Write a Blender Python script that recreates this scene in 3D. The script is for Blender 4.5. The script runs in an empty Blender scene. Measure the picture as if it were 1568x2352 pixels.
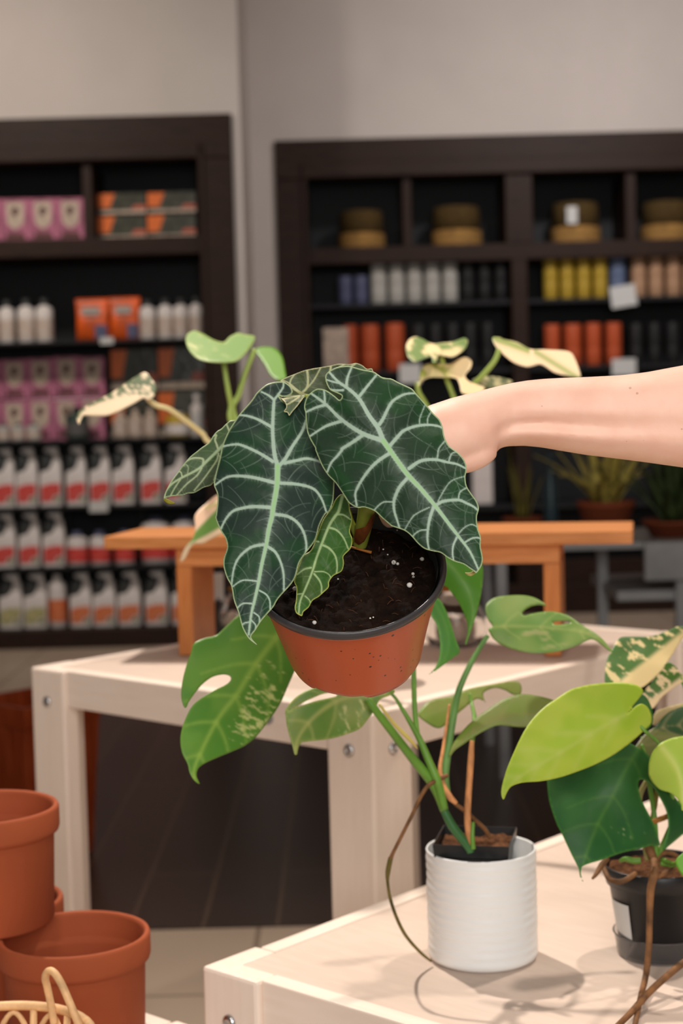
import bpy, bmesh, math, random
import numpy as np
from mathutils import Vector, Matrix
random.seed(7); RNG = np.random.default_rng(11)
SC = bpy.context.scene
COL = SC.collection

# ------------------------------------------------------------------ camera
W_, H_ = 1568, 2352
FPX, HORIZON, ROLL, CAMZ = 3700.0, 945.0, 0.026, 1.10
PITCH = math.atan((1176 - HORIZON) / FPX)
FW = np.array([0, math.cos(PITCH), -math.sin(PITCH)])
_R0 = np.array([1.0, 0, 0]); _U0 = np.array([0, math.sin(PITCH), math.cos(PITCH)])
CX = math.cos(ROLL) * _R0 - math.sin(ROLL) * _U0
CY = math.sin(ROLL) * _R0 + math.cos(ROLL) * _U0
O = np.array([0, 0, CAMZ])

def ray(x, y):
    return FW + (x - 784) / FPX * CX - (y - 1176) / FPX * CY
def P(x, y, d):                       # point seen at (x, y) at distance d along the view axis
    return O + ray(x, y) * d
def onZ(x, y, z):                     # point seen at (x, y) on a horizontal surface
    r = ray(x, y); return O + r * ((z - CAMZ) / r[2])
def onY(x, y, Y):                     # point seen at (x, y) on a wall parallel to the far wall
    r = ray(x, y); return O + r * (Y / r[1])

# ------------------------------------------------------------------ colour and materials
def lin(c):
    c = np.asarray(c, float) / 255.0
    return np.where(c <= 0.04045, c / 12.92, ((c + 0.055) / 1.055) ** 2.4)
def L4(c):
    r = lin(c); return (float(r[0]), float(r[1]), float(r[2]), 1.0)

class NT:
    def __init__(s, name):
        s.m = bpy.data.materials.new(name); s.m.use_nodes = True
        s.n = s.m.node_tree.nodes; s.l = s.m.node_tree.links
        s.b = s.n['Principled BSDF']
    def add(s, t, **kw):
        n = s.n.new(t)
        for k, v in kw.items(): setattr(n, k, v)
        return n
    def link(s, a, b): s.l.new(a, b)

def mat(name, col, rough=0.5, spec=0.5, metal=0.0, var=0.0, scale=20.0, stretch=(1, 1, 1), bump=0.0, bscale=None,
        trans=0.0, ior=1.45, alpha=1.0, sss=0.0, coat=0.0, emit=None, col2=None):
    t = NT(name); b = t.b
    b.inputs['Base Color'].default_value = L4(col)
    b.inputs['Roughness'].default_value = rough
    b.inputs['Specular IOR Level'].default_value = spec
    b.inputs['Metallic'].default_value = metal
    b.inputs['IOR'].default_value = ior
    b.inputs['Transmission Weight'].default_value = trans
    b.inputs['Alpha'].default_value = alpha
    b.inputs['Coat Weight'].default_value = coat
    if sss:
        b.inputs['Subsurface Weight'].default_value = sss
        b.inputs['Subsurface Radius'].default_value = (1.0, 0.35, 0.2)
        b.inputs['Subsurface Scale'].default_value = 0.006
    if emit:
        b.inputs['Emission Color'].default_value = L4(emit[0]); b.inputs['Emission Strength'].default_value = emit[1]
    if var or bump:
        tc = t.add('ShaderNodeTexCoord'); mp = t.add('ShaderNodeMapping')
        mp.inputs['Scale'].default_value = stretch
        t.link(tc.outputs['Object'], mp.inputs['Vector'])
        nz = t.add('ShaderNodeTexNoise'); nz.inputs['Scale'].default_value = scale; nz.inputs['Detail'].default_value = 5
        t.link(mp.outputs['Vector'], nz.inputs['Vector'])
        if var:
            rp = t.add('ShaderNodeValToRGB')
            c = np.array(col, float)
            lo = c * (1 - var) if col2 is None else np.array(col2, float)
            hi = np.minimum(c * (1 + var * 0.6), 255) if col2 is None else c
            rp.color_ramp.elements[0].position = 0.3; rp.color_ramp.elements[0].color = L4(lo)
            rp.color_ramp.elements[1].position = 0.7; rp.color_ramp.elements[1].color = L4(hi)
            t.link(nz.outputs['Fac'], rp.inputs['Fac']); t.link(rp.outputs['Color'], b.inputs['Base Color'])
        if bump:
            n2 = nz
            if bscale:
                n2 = t.add('ShaderNodeTexNoise'); n2.inputs['Scale'].default_value = bscale; n2.inputs['Detail'].default_value = 6
                t.link(mp.outputs['Vector'], n2.inputs['Vector'])
            bp = t.add('ShaderNodeBump'); bp.inputs['Strength'].default_value = bump; bp.inputs['Distance'].default_value = 0.003
            t.link(n2.outputs['Fac'], bp.inputs['Height']); t.link(bp.outputs['Normal'], b.inputs['Normal'])
    return t.m

def leaf_mat(name, rough=0.42, spec=0.35, translucent=0.2, bump=0.15, bscale=220):
    t = NT(name); b = t.b
    at = t.add('ShaderNodeAttribute'); at.attribute_name = 'Col'
    t.link(at.outputs['Color'], b.inputs['Base Color'])
    b.inputs['Roughness'].default_value = rough; b.inputs['Specular IOR Level'].default_value = spec
    tc = t.add('ShaderNodeTexCoord'); nz = t.add('ShaderNodeTexNoise')
    nz.inputs['Scale'].default_value = bscale; nz.inputs['Detail'].default_value = 4
    t.link(tc.outputs['Object'], nz.inputs['Vector'])
    bp = t.add('ShaderNodeBump'); bp.inputs['Strength'].default_value = bump; bp.inputs['Distance'].default_value = 0.001
    t.link(nz.outputs['Fac'], bp.inputs['Height']); t.link(bp.outputs['Normal'], b.inputs['Normal'])
    tr = t.add('ShaderNodeBsdfTranslucent'); t.link(at.outputs['Color'], tr.inputs['Color'])
    mx = t.add('ShaderNodeMixShader'); mx.inputs[0].default_value = translucent
    t.link(b.outputs['BSDF'], mx.inputs[1]); t.link(tr.outputs['BSDF'], mx.inputs[2])
    t.link(mx.outputs['Shader'], t.n['Material Output'].inputs['Surface'])
    return t.m

# ------------------------------------------------------------------ objects
def tag(o, label=None, cat=None, group=None, kind=None):
    if label: o['label'] = label
    if cat: o['category'] = cat
    if group: o['group'] = group
    if kind: o['kind'] = kind
    return o
def thing(name, loc, label, cat, group=None, rz=0.0):
    o = bpy.data.objects.new(name, None); COL.objects.link(o)
    o.empty_display_size = 0.02
    o.location = tuple(float(v) for v in loc); o.rotation_euler = (0, 0, rz)
    return tag(o, label, cat, group)

class MB:
    """collects geometry for ONE mesh object"""
    def __init__(s): s.v = []; s.f = []; s.mi = []
    def add(s, verts, faces, mi=0):
        k = len(s.v); s.v.extend([tuple(map(float, p)) for p in verts])
        for f in faces: s.f.append(tuple(i + k for i in f)); s.mi.append(mi)
        return s
    def box(s, x0, y0, z0, x1, y1, z1, mi=0, M=None):
        v = [(x0, y0, z0), (x1, y0, z0), (x1, y1, z0), (x0, y1, z0), (x0, y0, z1), (x1, y0, z1), (x1, y1, z1), (x0, y1, z1)]
        if M is not None: v = [tuple(M @ Vector(p)) for p in v]
        return s.add(v, [(0, 3, 2, 1), (4, 5, 6, 7), (0, 1, 5, 4), (1, 2, 6, 5), (2, 3, 7, 6), (3, 0, 4, 7)], mi)
    def prism(s, poly, z0, z1, mi=0):
        n = len(poly)
        v = [(x, y, z0) for x, y in poly] + [(x, y, z1) for x, y in poly]
        return s.add(v, [tuple(range(n - 1, -1, -1)), tuple(range(n, 2 * n))] + [(i, (i + 1) % n, n + (i + 1) % n, n + i) for i in range(n)], mi)
    def lathe(s, prof, n=32, c=(0, 0, 0), M=None, mi=0, close=True):
        k = len(prof); v = []
        for r, z in prof:
            for i in range(n):
                a = 2 * math.pi * i / n; v.append((c[0] + r * math.cos(a), c[1] + r * math.sin(a), c[2] + z))
        if M is not None: v = [tuple(M @ Vector(p)) for p in v]
        f = [(j * n + i, j * n + (i + 1) % n, (j + 1) * n + (i + 1) % n, (j + 1) * n + i) for j in range(k - 1) for i in range(n)]
        if close:
            f.append(tuple(range(n - 1, -1, -1))); f.append(tuple(range((k - 1) * n, k * n)))
        return s.add(v, f, mi)
    def loft(s, secs, mi=0, caps=True):
        n = len(secs[0]); v = [p for q in secs for p in q]; k = len(secs)
        f = [(j * n + i, j * n + (i + 1) % n, (j + 1) * n + (i + 1) % n, (j + 1) * n + i) for j in range(k - 1) for i in range(n)]
        if caps: f.append(tuple(range(n - 1, -1, -1))); f.append(tuple(range((k - 1) * n, k * n)))
        return s.add(v, f, mi)
    def tube(s, pts, rad, n=10, mi=0, sub=6, closed=False):
        pts = np.array([np.asarray(p, float) for p in pts]); rad = np.array(rad, float) if np.ndim(rad) else np.full(len(pts), float(rad))
        if sub > 1 and len(pts) > 2:
            q = catmull(np.column_stack([pts, rad]), sub, closed); pts, rad = q[:, :3], q[:, 3]
        m = len(pts)
        tan = np.roll(pts, -1, 0) - np.roll(pts, 1, 0) if closed else np.gradient(pts, axis=0)
        tan /= np.linalg.norm(tan, axis=1)[:, None] + 1e-12
        ref = np.array([0.13, 0.37, 0.92]); u = np.cross(tan[0], ref); u /= np.linalg.norm(u)
        secs = []
        for i in range(m):
            u = u - tan[i] * (u @ tan[i]); u /= np.linalg.norm(u) + 1e-12
            w = np.cross(tan[i], u)
            secs.append([pts[i] + rad[i] * (math.cos(a) * u + math.sin(a) * w) for a in np.arange(n) * 2 * math.pi / n])
        if closed: secs.append(secs[0]); return s.loft(secs, mi, caps=False)
        return s.loft(secs, mi)
    def build(s, name, mats, root=None, smooth=False, bevel=0.0, world=True, seg=2, auto=None):
        me = bpy.data.meshes.new(name)
        v = s.v
        if root is not None and world:
            b = root.location; v = [(x - b[0], y - b[1], z - b[2]) for x, y, z in v]
        me.from_pydata(v, [], s.f); me.update()
        if not isinstance(mats, (list, tuple)): mats = [mats]
        for m in mats: me.materials.append(m)
        if len(mats) > 1: me.polygons.foreach_set('material_index', s.mi)
        bm = bmesh.new(); bm.from_mesh(me); bmesh.ops.recalc_face_normals(bm, faces=bm.faces); bm.to_mesh(me); bm.free()
        if smooth: me.polygons.foreach_set('use_smooth', [True] * len(me.polygons))
        o = bpy.data.objects.new(name, me); COL.objects.link(o)
        if root is not None: o.parent = root
        if bevel:
            md = o.modifiers.new('bevel', 'BEVEL'); md.width = bevel; md.segments = seg; md.limit_method = 'ANGLE'; md.angle_limit = math.radians(50)
        if auto is not None:
            me.polygons.foreach_set('use_smooth', [True] * len(me.polygons))
            me.set_sharp_from_angle(angle=math.radians(auto))
        return o

def kids(o): return [c for c in bpy.data.objects if c.parent == o]
_KIDS = {}
def dup(root, loc, label, scale=None, rz=None, group=None):
    """copy of a thing together with its parts and sub-parts"""
    r = root.copy(); COL.objects.link(r); r.location = tuple(float(v) for v in loc); r['label'] = label
    if scale is not None: r.scale = scale
    if rz is not None: r.rotation_euler = (0, 0, rz)
    if group: r['group'] = group
    for ch in list(root.children):
        c = ch.copy(); COL.objects.link(c); c.parent = r
        for g in list(ch.children):
            d = g.copy(); COL.objects.link(d); d.parent = c
    return r

# ------------------------------------------------------------------ curves, noise
def catmull(p, sub, closed=False):
    p = np.asarray(p, float); n = len(p); out = []
    rng = range(n) if closed else range(n - 1)
    for i in rng:
        if closed: a, b, c, d = p[(i - 1) % n], p[i], p[(i + 1) % n], p[(i + 2) % n]
        else: a, b, c, d = p[max(i - 1, 0)], p[i], p[i + 1], p[min(i + 2, n - 1)]
        for k in range(sub):
            t = k / sub
            out.append(0.5 * (2 * b + (c - a) * t + (2 * a - 5 * b + 4 * c - d) * t * t + (3 * b - a - 3 * c + d) * t ** 3))
    if not closed: out.append(p[-1])
    return np.array(out)
_grid = RNG.random((128, 128))
def vnoise(x, y):
    xi = np.floor(x).astype(int); yi = np.floor(y).astype(int); fx = x - xi; fy = y - yi
    fx = fx * fx * (3 - 2 * fx); fy = fy * fy * (3 - 2 * fy)
    g = lambda a, b: _grid[a % 128, b % 128]
    return (g(xi, yi) * (1 - fx) + g(xi + 1, yi) * fx) * (1 - fy) + (g(xi, yi + 1) * (1 - fx) + g(xi + 1, yi + 1) * fx) * fy
def fbm(x, y, o=4):
    s = 0; a = 0.5; t = 0
    for k in range(o): s = s + a * vnoise(x * 2 ** k + 17 * k, y * 2 ** k + 31 * k); t += a; a *= 0.5
    return s / t
def sstep(a, b, x):
    t = np.clip((x - a) / (b - a), 0, 1); return t * t * (3 - 2 * t)
def crop(x0, y0, s, pts): return [(x0 + a / s, y0 + b / s) for a, b in pts]

def inside(poly, x, y):
    c = np.zeros(x.shape, bool); px, py = poly[:, 0], poly[:, 1]; n = len(poly)
    for i in range(n):
        x1, y1, x2, y2 = px[i - 1], py[i - 1], px[i], py[i]
        if y1 == y2: continue
        m = (y1 > y) != (y2 > y)
        c ^= m & (x < (x2 - x1) * (y - y1) / (y2 - y1) + x1)
    return c
def nearest(Q, pts, chunk=20000):
    """distance and index of the nearest of pts for every row of Q"""
    D = np.empty(len(Q)); I = np.empty(len(Q), int)
    for a in range(0, len(Q), max(1, int(4e6 // len(pts)))):
        b = min(len(Q), a + max(1, int(4e6 // len(pts))))
        d = (Q[a:b, 0, None] - pts[None, :, 0]) ** 2 + (Q[a:b, 1, None] - pts[None, :, 1]) ** 2
        i = d.argmin(1); I[a:b] = i; D[a:b] = np.sqrt(d[np.arange(b - a), i])
    return D, I

def plane(d0, c, gx=0.0, gy=0.0, mid=None, k=0.0, wav=0.0, wl=60.0, ph=0.0):
    """leaf surface: distance d0 at point c, slopes in metres per pixel, k = how far the halves droop back from the midrib"""
    def f(x, y):
        d = d0 + gx * (x - c[0]) + gy * (y - c[1])
        if mid is not None and k:
            m = catmull(mid, 12); D, I = nearest(np.column_stack([x, y]), m); d = d + k * (D / 100.0) ** 1.6
        if wav: d = d + wav * (fbm(x / wl + ph, y / wl + 3 * ph, 2) - 0.5)
        return d
    return f

def leaf(root, outline, depth, colour, material, step=4.0, holes=(), veins=(), thick=0.0006, name='leaf', fine=None, pillow=0.0, pw=14.0, label=None, sm=6):
    out = catmull(outline, sm, True)
    polys = [out] + [catmull(h, sm, True) for h in holes]
    # resample finely
    def dense(p):
        q = []
        for i in range(len(p)):
            a, b = p[i], p[(i + 1) % len(p)]; n = max(1, int(np.hypot(*(b - a)) / 0.6))
            for k in range(n): q.append(a + (b - a) * k / n)
        return np.array(q)
    dn = np.vstack([dense(p) for p in polys])
    x0, y0 = out.min(0) - step; x1, y1 = out.max(0) + step
    nx = int((x1 - x0) / step) + 2; ny = int((y1 - y0) / step) + 2
    gx, gy = np.meshgrid(x0 + step * np.arange(nx), y0 + step * np.arange(ny), indexing='ij')
    cxm = gx[:-1, :-1] + step / 2; cym = gy[:-1, :-1] + step / 2
    ins = np.zeros(cxm.shape, bool)
    for p in polys: ins ^= inside(p, cxm, cym)
    # vertices in use and which lie on the border
    cnt = np.zeros(gx.shape, int)
    for a in (0, 1):
        for b in (0, 1): cnt[a:a + nx - 1, b:b + ny - 1] += ins
    use = cnt > 0; idx = -np.ones(gx.shape, int); idx[use] = np.arange(use.sum())
    Q = np.column_stack([gx[use], gy[use]]); border = cnt[use] < 4
    De, Ie = nearest(Q, dn)
    Qb = dn[Ie[border]]; Q[border] = Qb
    De[border] = 0
    ii, jj = np.nonzero(ins)
    F = np.column_stack([idx[ii, jj], idx[ii, jj + 1], idx[ii + 1, jj + 1], idx[ii + 1, jj]])
    x, y = Q[:, 0], Q[:, 1]
    info = {'edge': De, 'veins': []}
    dv = np.full(len(Q), 1e3)
    for vn in veins:
        pts = np.asarray(vn['p'], float); m = catmull(pts, 14); D, I = nearest(Q, m)
        t = I / (len(m) - 1); w = vn['w'][0] + (vn['w'][1] - vn['w'][0]) * t
        ln = np.concatenate([[0], np.cumsum(np.hypot(*np.diff(m, axis=0).T))])
        info['veins'].append((vn, D, t, w, ln[I]))
        if vn.get('main', True): dv = np.minimum(dv, np.maximum(0, D - w * 0.5))
    if fine is not None:
        D, I = nearest(Q, fine[:, :2]); info['fine'] = (D, fine[I, 2])
    d = depth(x, y)
    if pillow: d = d - pillow * (1 - np.exp(-(dv / pw) ** 2)) * sstep(0, 14, De)
    pos = O + d[:, None] * (FW + ((x - 784) / FPX)[:, None] * CX - ((y - 1176) / FPX)[:, None] * CY)
    base = np.array(root.location)
    me = bpy.data.meshes.new(name)
    me.from_pydata((pos - base).tolist(), [], F.tolist()); me.update()
    me.materials.append(material)
    me.polygons.foreach_set('use_smooth', [True] * len(me.polygons))
    c = np.clip(colour(x, y, info), 0, 1)
    ca = me.color_attributes.new('Col', 'FLOAT_COLOR', 'POINT')
    ca.data.foreach_set('color', np.column_stack([c, np.ones(len(c))]).astype(np.float32).ravel())
    o = bpy.data.objects.new(name, me); COL.objects.link(o); o.parent = root
    md = o.modifiers.new('thickness', 'SOLIDIFY'); md.thickness = thick; md.offset = 0
    if label: o['label'] = label
    return o

def petiole(root, pts, rpx, material, name='petiole', n=10, label=None):
    """stem through (x, y, distance) points with radii given in pixels"""
    w = [P(*p) for p in pts]
    r = [(rpx if np.ndim(rpx) == 0 else rpx[i]) * pts[i][2] / FPX for i in range(len(pts))]
    o = MB().tube(w, r, n=n).build(name, material, root, smooth=True)
    if label: o['label'] = label
    return o
# ------------------------------------------------------------------ materials
M = {}
M['wall'] = mat('wall_paint', (205, 196, 190), 0.85, 0.2, bump=0.03, bscale=300, var=0.02, scale=3)
M['ceil'] = mat('ceiling_paint', (225, 220, 215), 0.9, 0.1)
M['dark'] = mat('dark_stained_wood', (46, 29, 21), 0.5, 0.22, var=0.25, scale=9, stretch=(1, 1, 12), bump=0.04)
M['black'] = mat('black_laminate', (32, 33, 35), 0.5, 0.25, var=0.1, scale=5)
M['white_plastic'] = mat('white_plastic', (226, 218, 214), 0.4, 0.4)
M['black_plastic'] = mat('black_plastic', (26, 26, 27), 0.4, 0.5)
M['nozzle'] = mat('dark_grey_plastic', (58, 60, 60), 0.35, 0.5)
M['red'] = mat('red_label', (222, 58, 54), 0.5, 0.4, var=0.35, scale=24, col2=(214, 96, 88))
M['olive'] = mat('olive_print', (128, 128, 78), .5, .4, var=.3, scale=40)
M['orange_label'] = mat('orange_label', (226, 104, 52), 0.5, 0.4, var=0.3, scale=24, col2=(220, 138, 96))
M['beige_label'] = mat('beige_label', (208, 196, 150), 0.5, 0.4, var=0.3, scale=30, col2=(150, 150, 90))
M['multi_label'] = mat('fruit_label', (210, 200, 190), 0.5, 0.4, var=0.3, scale=36, col2=(186, 158, 142))
M['pink'] = mat('pink_carton', (186, 114, 140), 0.2, 0.55, var=0.2, scale=14, bump=0.4, bscale=36)
M['tan'] = mat('tan_print', (198, 178, 160), 0.5, 0.4, var=0.2, scale=26)
M['choc'] = mat('dark_print', (86, 50, 44), 0.5, 0.4)
M['greybox'] = mat('dark_green_carton', (74, 74, 64), 0.16, 0.6, var=0.2, scale=20, bump=0.5, bscale=40)
M['orange'] = mat('orange_carton', (226, 108, 34), 0.4, 0.5)
M['rust'] = mat('rust_print', (190, 92, 66), 0.4, 0.5)
M['orange_bag'] = mat('orange_foil', (224, 92, 28), 0.35, 0.5, var=0.2, scale=14, bump=0.5, bscale=24)
M['bag_print'] = mat('bag_print', (176, 168, 160), 0.5, 0.4, var=0.2, scale=40)
M['blue_print'] = mat('blue_print', (84, 88, 118), 0.5, 0.4)
M['tag'] = mat('price_card', (206, 206, 204), 0.5, 0.4)
M['straw'] = mat('straw', (156, 118, 66), 0.8, 0.2, var=0.25, scale=30, stretch=(1, 1, 6), bump=0.4, bscale=80)
M['straw_dark'] = mat('dark_straw', (84, 66, 36), 0.85, 0.2, var=0.25, scale=30, stretch=(1, 1, 6), bump=0.4, bscale=80)
M['navy'] = mat('navy_wax', (88, 92, 122), 0.5, 0.4)
M['grey_wax'] = mat('grey_wax', (176, 174, 168), 0.5, 0.4)
M['yellow_wax'] = mat('yellow_wax', (180, 150, 52), 0.5, 0.4)
M['tan_wax'] = mat('tan_wax', (178, 140, 110), 0.5, 0.4)
M['blue_wax'] = mat('blue_wax', (96, 110, 140), 0.5, 0.4)
M['rust_wax'] = mat('rust_wax', (190, 84, 46), 0.5, 0.4)
M['black_wax'] = mat('black_wax', (30, 30, 31), 0.5, 0.4)
M['steel'] = mat('zinc_bolt', (196, 196, 198), 0.22, 0.5, metal=1.0)
M['tile'] = None
def wood(name, base, stretch, var=0.06, col2=None, rough=0.55):
    return mat(name, base, rough, 0.3, var=var, scale=10, stretch=stretch, bump=0.03, col2=col2)
PALE = (243, 226, 212); PALE2 = (237, 218, 202)
M['pale_x'] = wood('whitewashed_pine_x', PALE, (1, 9, 9), col2=PALE2)
M['pale_y'] = wood('whitewashed_pine_y', PALE, (9, 1, 9), col2=PALE2)
M['pale_z'] = wood('whitewashed_pine_z', PALE, (9, 9, 1), col2=PALE2)
M['pale_top'] = wood('whitewashed_panel', (216, 196, 181), (2, 14, 9), col2=(209, 189, 174))
M['bench_x'] = wood('orange_oiled_wood_x', (214, 144, 88), (1.5, 14, 14), col2=(194, 122, 68), rough=0.4)
M['bench_z'] = wood('orange_oiled_wood_z', (208, 134, 76), (14, 14, 1.5), col2=(188, 114, 60), rough=0.45)
M['mahogany'] = wood('mahogany', (158, 70, 34), (9, 9, 1), col2=(122, 46, 18), rough=0.35)
M['terracotta'] = mat('terracotta', (160, 80, 48), 0.78, 0.25, var=0.10, scale=5, bump=0.06, bscale=260)
M['rattan'] = mat('rattan', (226, 182, 132), 0.5, 0.4, var=0.14, scale=60, bump=0.1, bscale=150)
M['soil'] = None
M['gold'] = mat('gilt_metal', (214, 150, 50), 0.25, 0.5, metal=1.0)
M['glass'] = mat('clear_glass', (250, 250, 250), 0.03, 0.5, trans=1.0, ior=1.25)
M['clear_plastic'] = mat('clear_plastic', (240, 240, 242), 0.08, 0.5, trans=0.95, ior=1.2)
M['galv'] = mat('galvanised_grey', (150, 150, 150), 0.5, 0.5, metal=0.3, var=0.1, scale=8)
M['ceramic'] = mat('white_ceramic', (240, 240, 238), 0.32, 0.5)
M['greyfoam'] = mat('grey_pot', (92, 90, 88), 0.5, 0.4)

def floor_mat():
    t = NT('beige_floor_tile'); b = t.b
    tc = t.add('ShaderNodeTexCoord'); br = t.add('ShaderNodeTexBrick')
    br.inputs['Scale'].default_value = 1.0; br.inputs['Brick Width'].default_value = 0.62; br.inputs['Row Height'].default_value = 0.62
    br.offset = 0.0; br.inputs['Mortar Size'].default_value = 0.006
    br.inputs['Color1'].default_value = L4((196, 176, 156)); br.inputs['Color2'].default_value = L4((190, 170, 150)); br.inputs['Mortar'].default_value = L4((150, 130, 112))
    mp = t.add('ShaderNodeMapping'); mp.inputs['Location'].default_value = (0.20, 0.1, 0)
    t.link(tc.outputs['Object'], mp.inputs['Vector']); t.link(mp.outputs['Vector'], br.inputs['Vector'])
    t.link(br.outputs['Color'], b.inputs['Base Color']); b.inputs['Roughness'].default_value = 0.38
    return t.m
def plank_mat():
    t = NT('dark_floor_planks'); b = t.b
    tc = t.add('ShaderNodeTexCoord'); mp = t.add('ShaderNodeMapping'); mp.inputs['Rotation'].default_value = (0, 0, math.radians(90))
    br = t.add('ShaderNodeTexBrick'); br.inputs['Scale'].default_value = 1.0; br.inputs['Brick Width'].default_value = 1.9; br.inputs['Row Height'].default_value = 0.16
    br.inputs['Mortar Size'].default_value = 0.006; br.inputs['Mortar Smooth'].default_value = 0.6
    br.inputs['Color1'].default_value = L4((60, 46, 39)); br.inputs['Color2'].default_value = L4((54, 41, 35)); br.inputs['Mortar'].default_value = L4((90, 73, 60))
    t.link(tc.outputs['Object'], mp.inputs['Vector']); t.link(mp.outputs['Vector'], br.inputs['Vector'])
    t.link(br.outputs['Color'], b.inputs['Base Color']); b.inputs['Roughness'].default_value = 0.33
    return t.m
def soil_mat(name, a, bcol, scale=160):
    t = NT(name); b = t.b
    tc = t.add('ShaderNodeTexCoord'); nz = t.add('ShaderNodeTexNoise'); nz.inputs['Scale'].default_value = scale; nz.inputs['Detail'].default_value = 8; nz.inputs['Roughness'].default_value = 0.7
    n2 = t.add('ShaderNodeTexNoise'); n2.inputs['Scale'].default_value = scale * 0.25; n2.inputs['Detail'].default_value = 4
    t.link(tc.outputs['Object'], nz.inputs['Vector']); t.link(tc.outputs['Object'], n2.inputs['Vector'])
    rp = t.add('ShaderNodeValToRGB'); rp.color_ramp.elements[0].position = 0.35; rp.color_ramp.elements[0].color = L4(a)
    rp.color_ramp.elements[1].position = 0.75; rp.color_ramp.elements[1].color = L4(bcol)
    mx = t.add('ShaderNodeMath', operation='MULTIPLY_ADD'); mx.inputs[1].default_value = 0.6; t.link(nz.outputs['Fac'], mx.inputs[0])
    m2 = t.add('ShaderNodeMath', operation='MULTIPLY'); m2.inputs[1].default_value = 0.4; t.link(n2.outputs['Fac'], m2.inputs[0]); t.link(m2.outputs[0], mx.inputs[2])
    t.link(mx.outputs[0], rp.inputs['Fac']); t.link(rp.outputs['Color'], b.inputs['Base Color'])
    b.inputs['Roughness'].default_value = 0.95; b.inputs['Specular IOR Level'].default_value = 0.08
    bp = t.add('ShaderNodeBump'); bp.inputs['Strength'].default_value = 0.9; bp.inputs['Distance'].default_value = 0.003
    t.link(nz.outputs['Fac'], bp.inputs['Height']); t.link(bp.outputs['Normal'], b.inputs['Normal'])
    return t.m
M['tile'] = floor_mat(); M['plank'] = plank_mat()
M['soil'] = soil_mat('potting_soil', (13, 9, 7), (46, 29, 20))
M['bark'] = soil_mat('bark_mix', (38, 22, 14), (150, 102, 70), 210)
M['perlite'] = mat('perlite', (226, 220, 212), 0.8, 0.2)
M['fibre'] = mat('coir_fibre', (74, 44, 26), 0.8, 0.2)

# ------------------------------------------------------------------ room shell
YL, YR = 7.69, 8.50
XC = -0.43                                   # where the nearer wall ends and the far wall steps back
CEIL = 3.7
def struct(name, mb, m): return tag(mb.build(name, m), kind='structure')
struct('floor', MB().box(-4.5, -1.5, -0.05, 4.5, 9.1, 0.0), M['tile'])
struct('ceiling', MB().box(-4.5, -1.5, CEIL, 4.5, 9.1, CEIL + 0.05), M['ceil'])
ye = onZ(480, 2133, 0)[1]
struct('floor_planks', MB().box(-3.2, ye, 0.0, 2.6, 6.35, 0.004), M['plank'])
# left bookcase niche and right bookcase niche
BL0, BL1, BLT = -3.0, onY(540, 560, YL)[0], onY(528, 262, YL)[2]
BR0, BR1, BRT = onY(636, 560, YR)[0], 3.2, onY(632, 325, YR)[2]
struct('wall_left', MB().box(-4.5, YL, BLT, XC, 9.0, CEIL).box(BL1, YL, 0, XC, 9.0, BLT).box(-4.5, YL, 0, BL0, 9.0, BLT), M['wall'])
struct('wall_right', MB().box(XC, YR, BRT, 4.5, 9.0, CEIL).box(XC, YR, 0, BR0, 9.0, BRT).box(BR1, YR, 0, 4.5, 9.0, BRT), M['wall'])
struct('wall_back', MB().box(-4.5, 9.0, 0, 4.5, 9.1, CEIL), M['wall'])
struct('wall_west', MB().box(-4.6, 1.2, 0, -4.5, 9.1, CEIL), M['wall'])
struct('wall_east', MB().box(4.5, 1.2, 0, 4.6, 9.1, CEIL), M['wall'])

# ------------------------------------------------------------------ bookcases
DEP = 0.44
def zat(x, y, Y): return onY(x, y, Y)[2]
def xat(x, y, Y): return onY(x, y, Y)[0]
# left
S_L = {'a': zat(200, 547, YL), 'b': zat(200, 782, YL), 'c': zat(200, 1010, YL), 'd': zat(200, 1163, YL), 'e': zat(200, 1303, YL), 'f': zat(200, 1445, YL)}
bl = thing('bookcase', ((BL0 + BL1) / 2, YL + DEP / 2, 0), 'dark-stained built-in bookcase on the left, filled with plant food and spray bottles', 'bookcase', 'built-in dark wood bookcases')
opL, opT = xat(462, 600, YL), zat(200, 372, YL)
MB().box(BL0, YL - 0.03, opT, BL1, YL + 0.06, BLT).box(opL, YL - 0.03, 0, BL1, YL + 0.06, opT).box(BL0, YL - 0.02, 0, opL, YL + 0.06, S_L['f']).build('frame', M['dark'], bl, bevel=0.006)
MB().box(BL0 + 0.01, YL - 0.045, opT, opL + 0.02, YL - 0.03, opT + 0.07).box(opL, YL - 0.045, S_L['f'], opL + 0.03, YL - 0.03, opT + 0.07).build('moulding', M['dark'], bl, bevel=0.006)
MB().box(BL0, YL + DEP - 0.02, 0.02, BL1, YL + DEP, BLT - 0.02).build('back_panel', M['black'], bl)
MB().box(opL, YL + 0.06, 0.02, opL + 0.02, YL + DEP - 0.02, opT).build('side_panel', M['black'], bl)
MB().box(BL0, YL - 0.015, S_L['a'] - 0.085, opL, YL + DEP - 0.02, S_L['a']).build('shelf', M['dark'], bl, bevel=0.004)
for k in 'bcde':
    MB().box(BL0, YL + 0.02, S_L[k] - 0.014, opL, YL + DEP - 0.02, S_L[k]).build('shelf', M['black'], bl, bevel=0.002)
MB().box(BL0, YL + 0.06, S_L['f'] - 0.02, opL, YL + DEP - 0.02, S_L['f']).build('shelf', M['black'], bl)
MB().box(xat(190, 460, YL), YL, S_L['a'], xat(212, 460, YL), YL + DEP - 0.02, opT).build('divider', M['dark'], bl, bevel=0.003)
for px in (142, 316):
    MB().box(xat(px - 3, 1240, YL), YL + 0.19, S_L['f'], xat(px + 3, 1240, YL), YL + 0.21, S_L['c'] - 0.03).build('upright', M['black'], bl)
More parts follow.
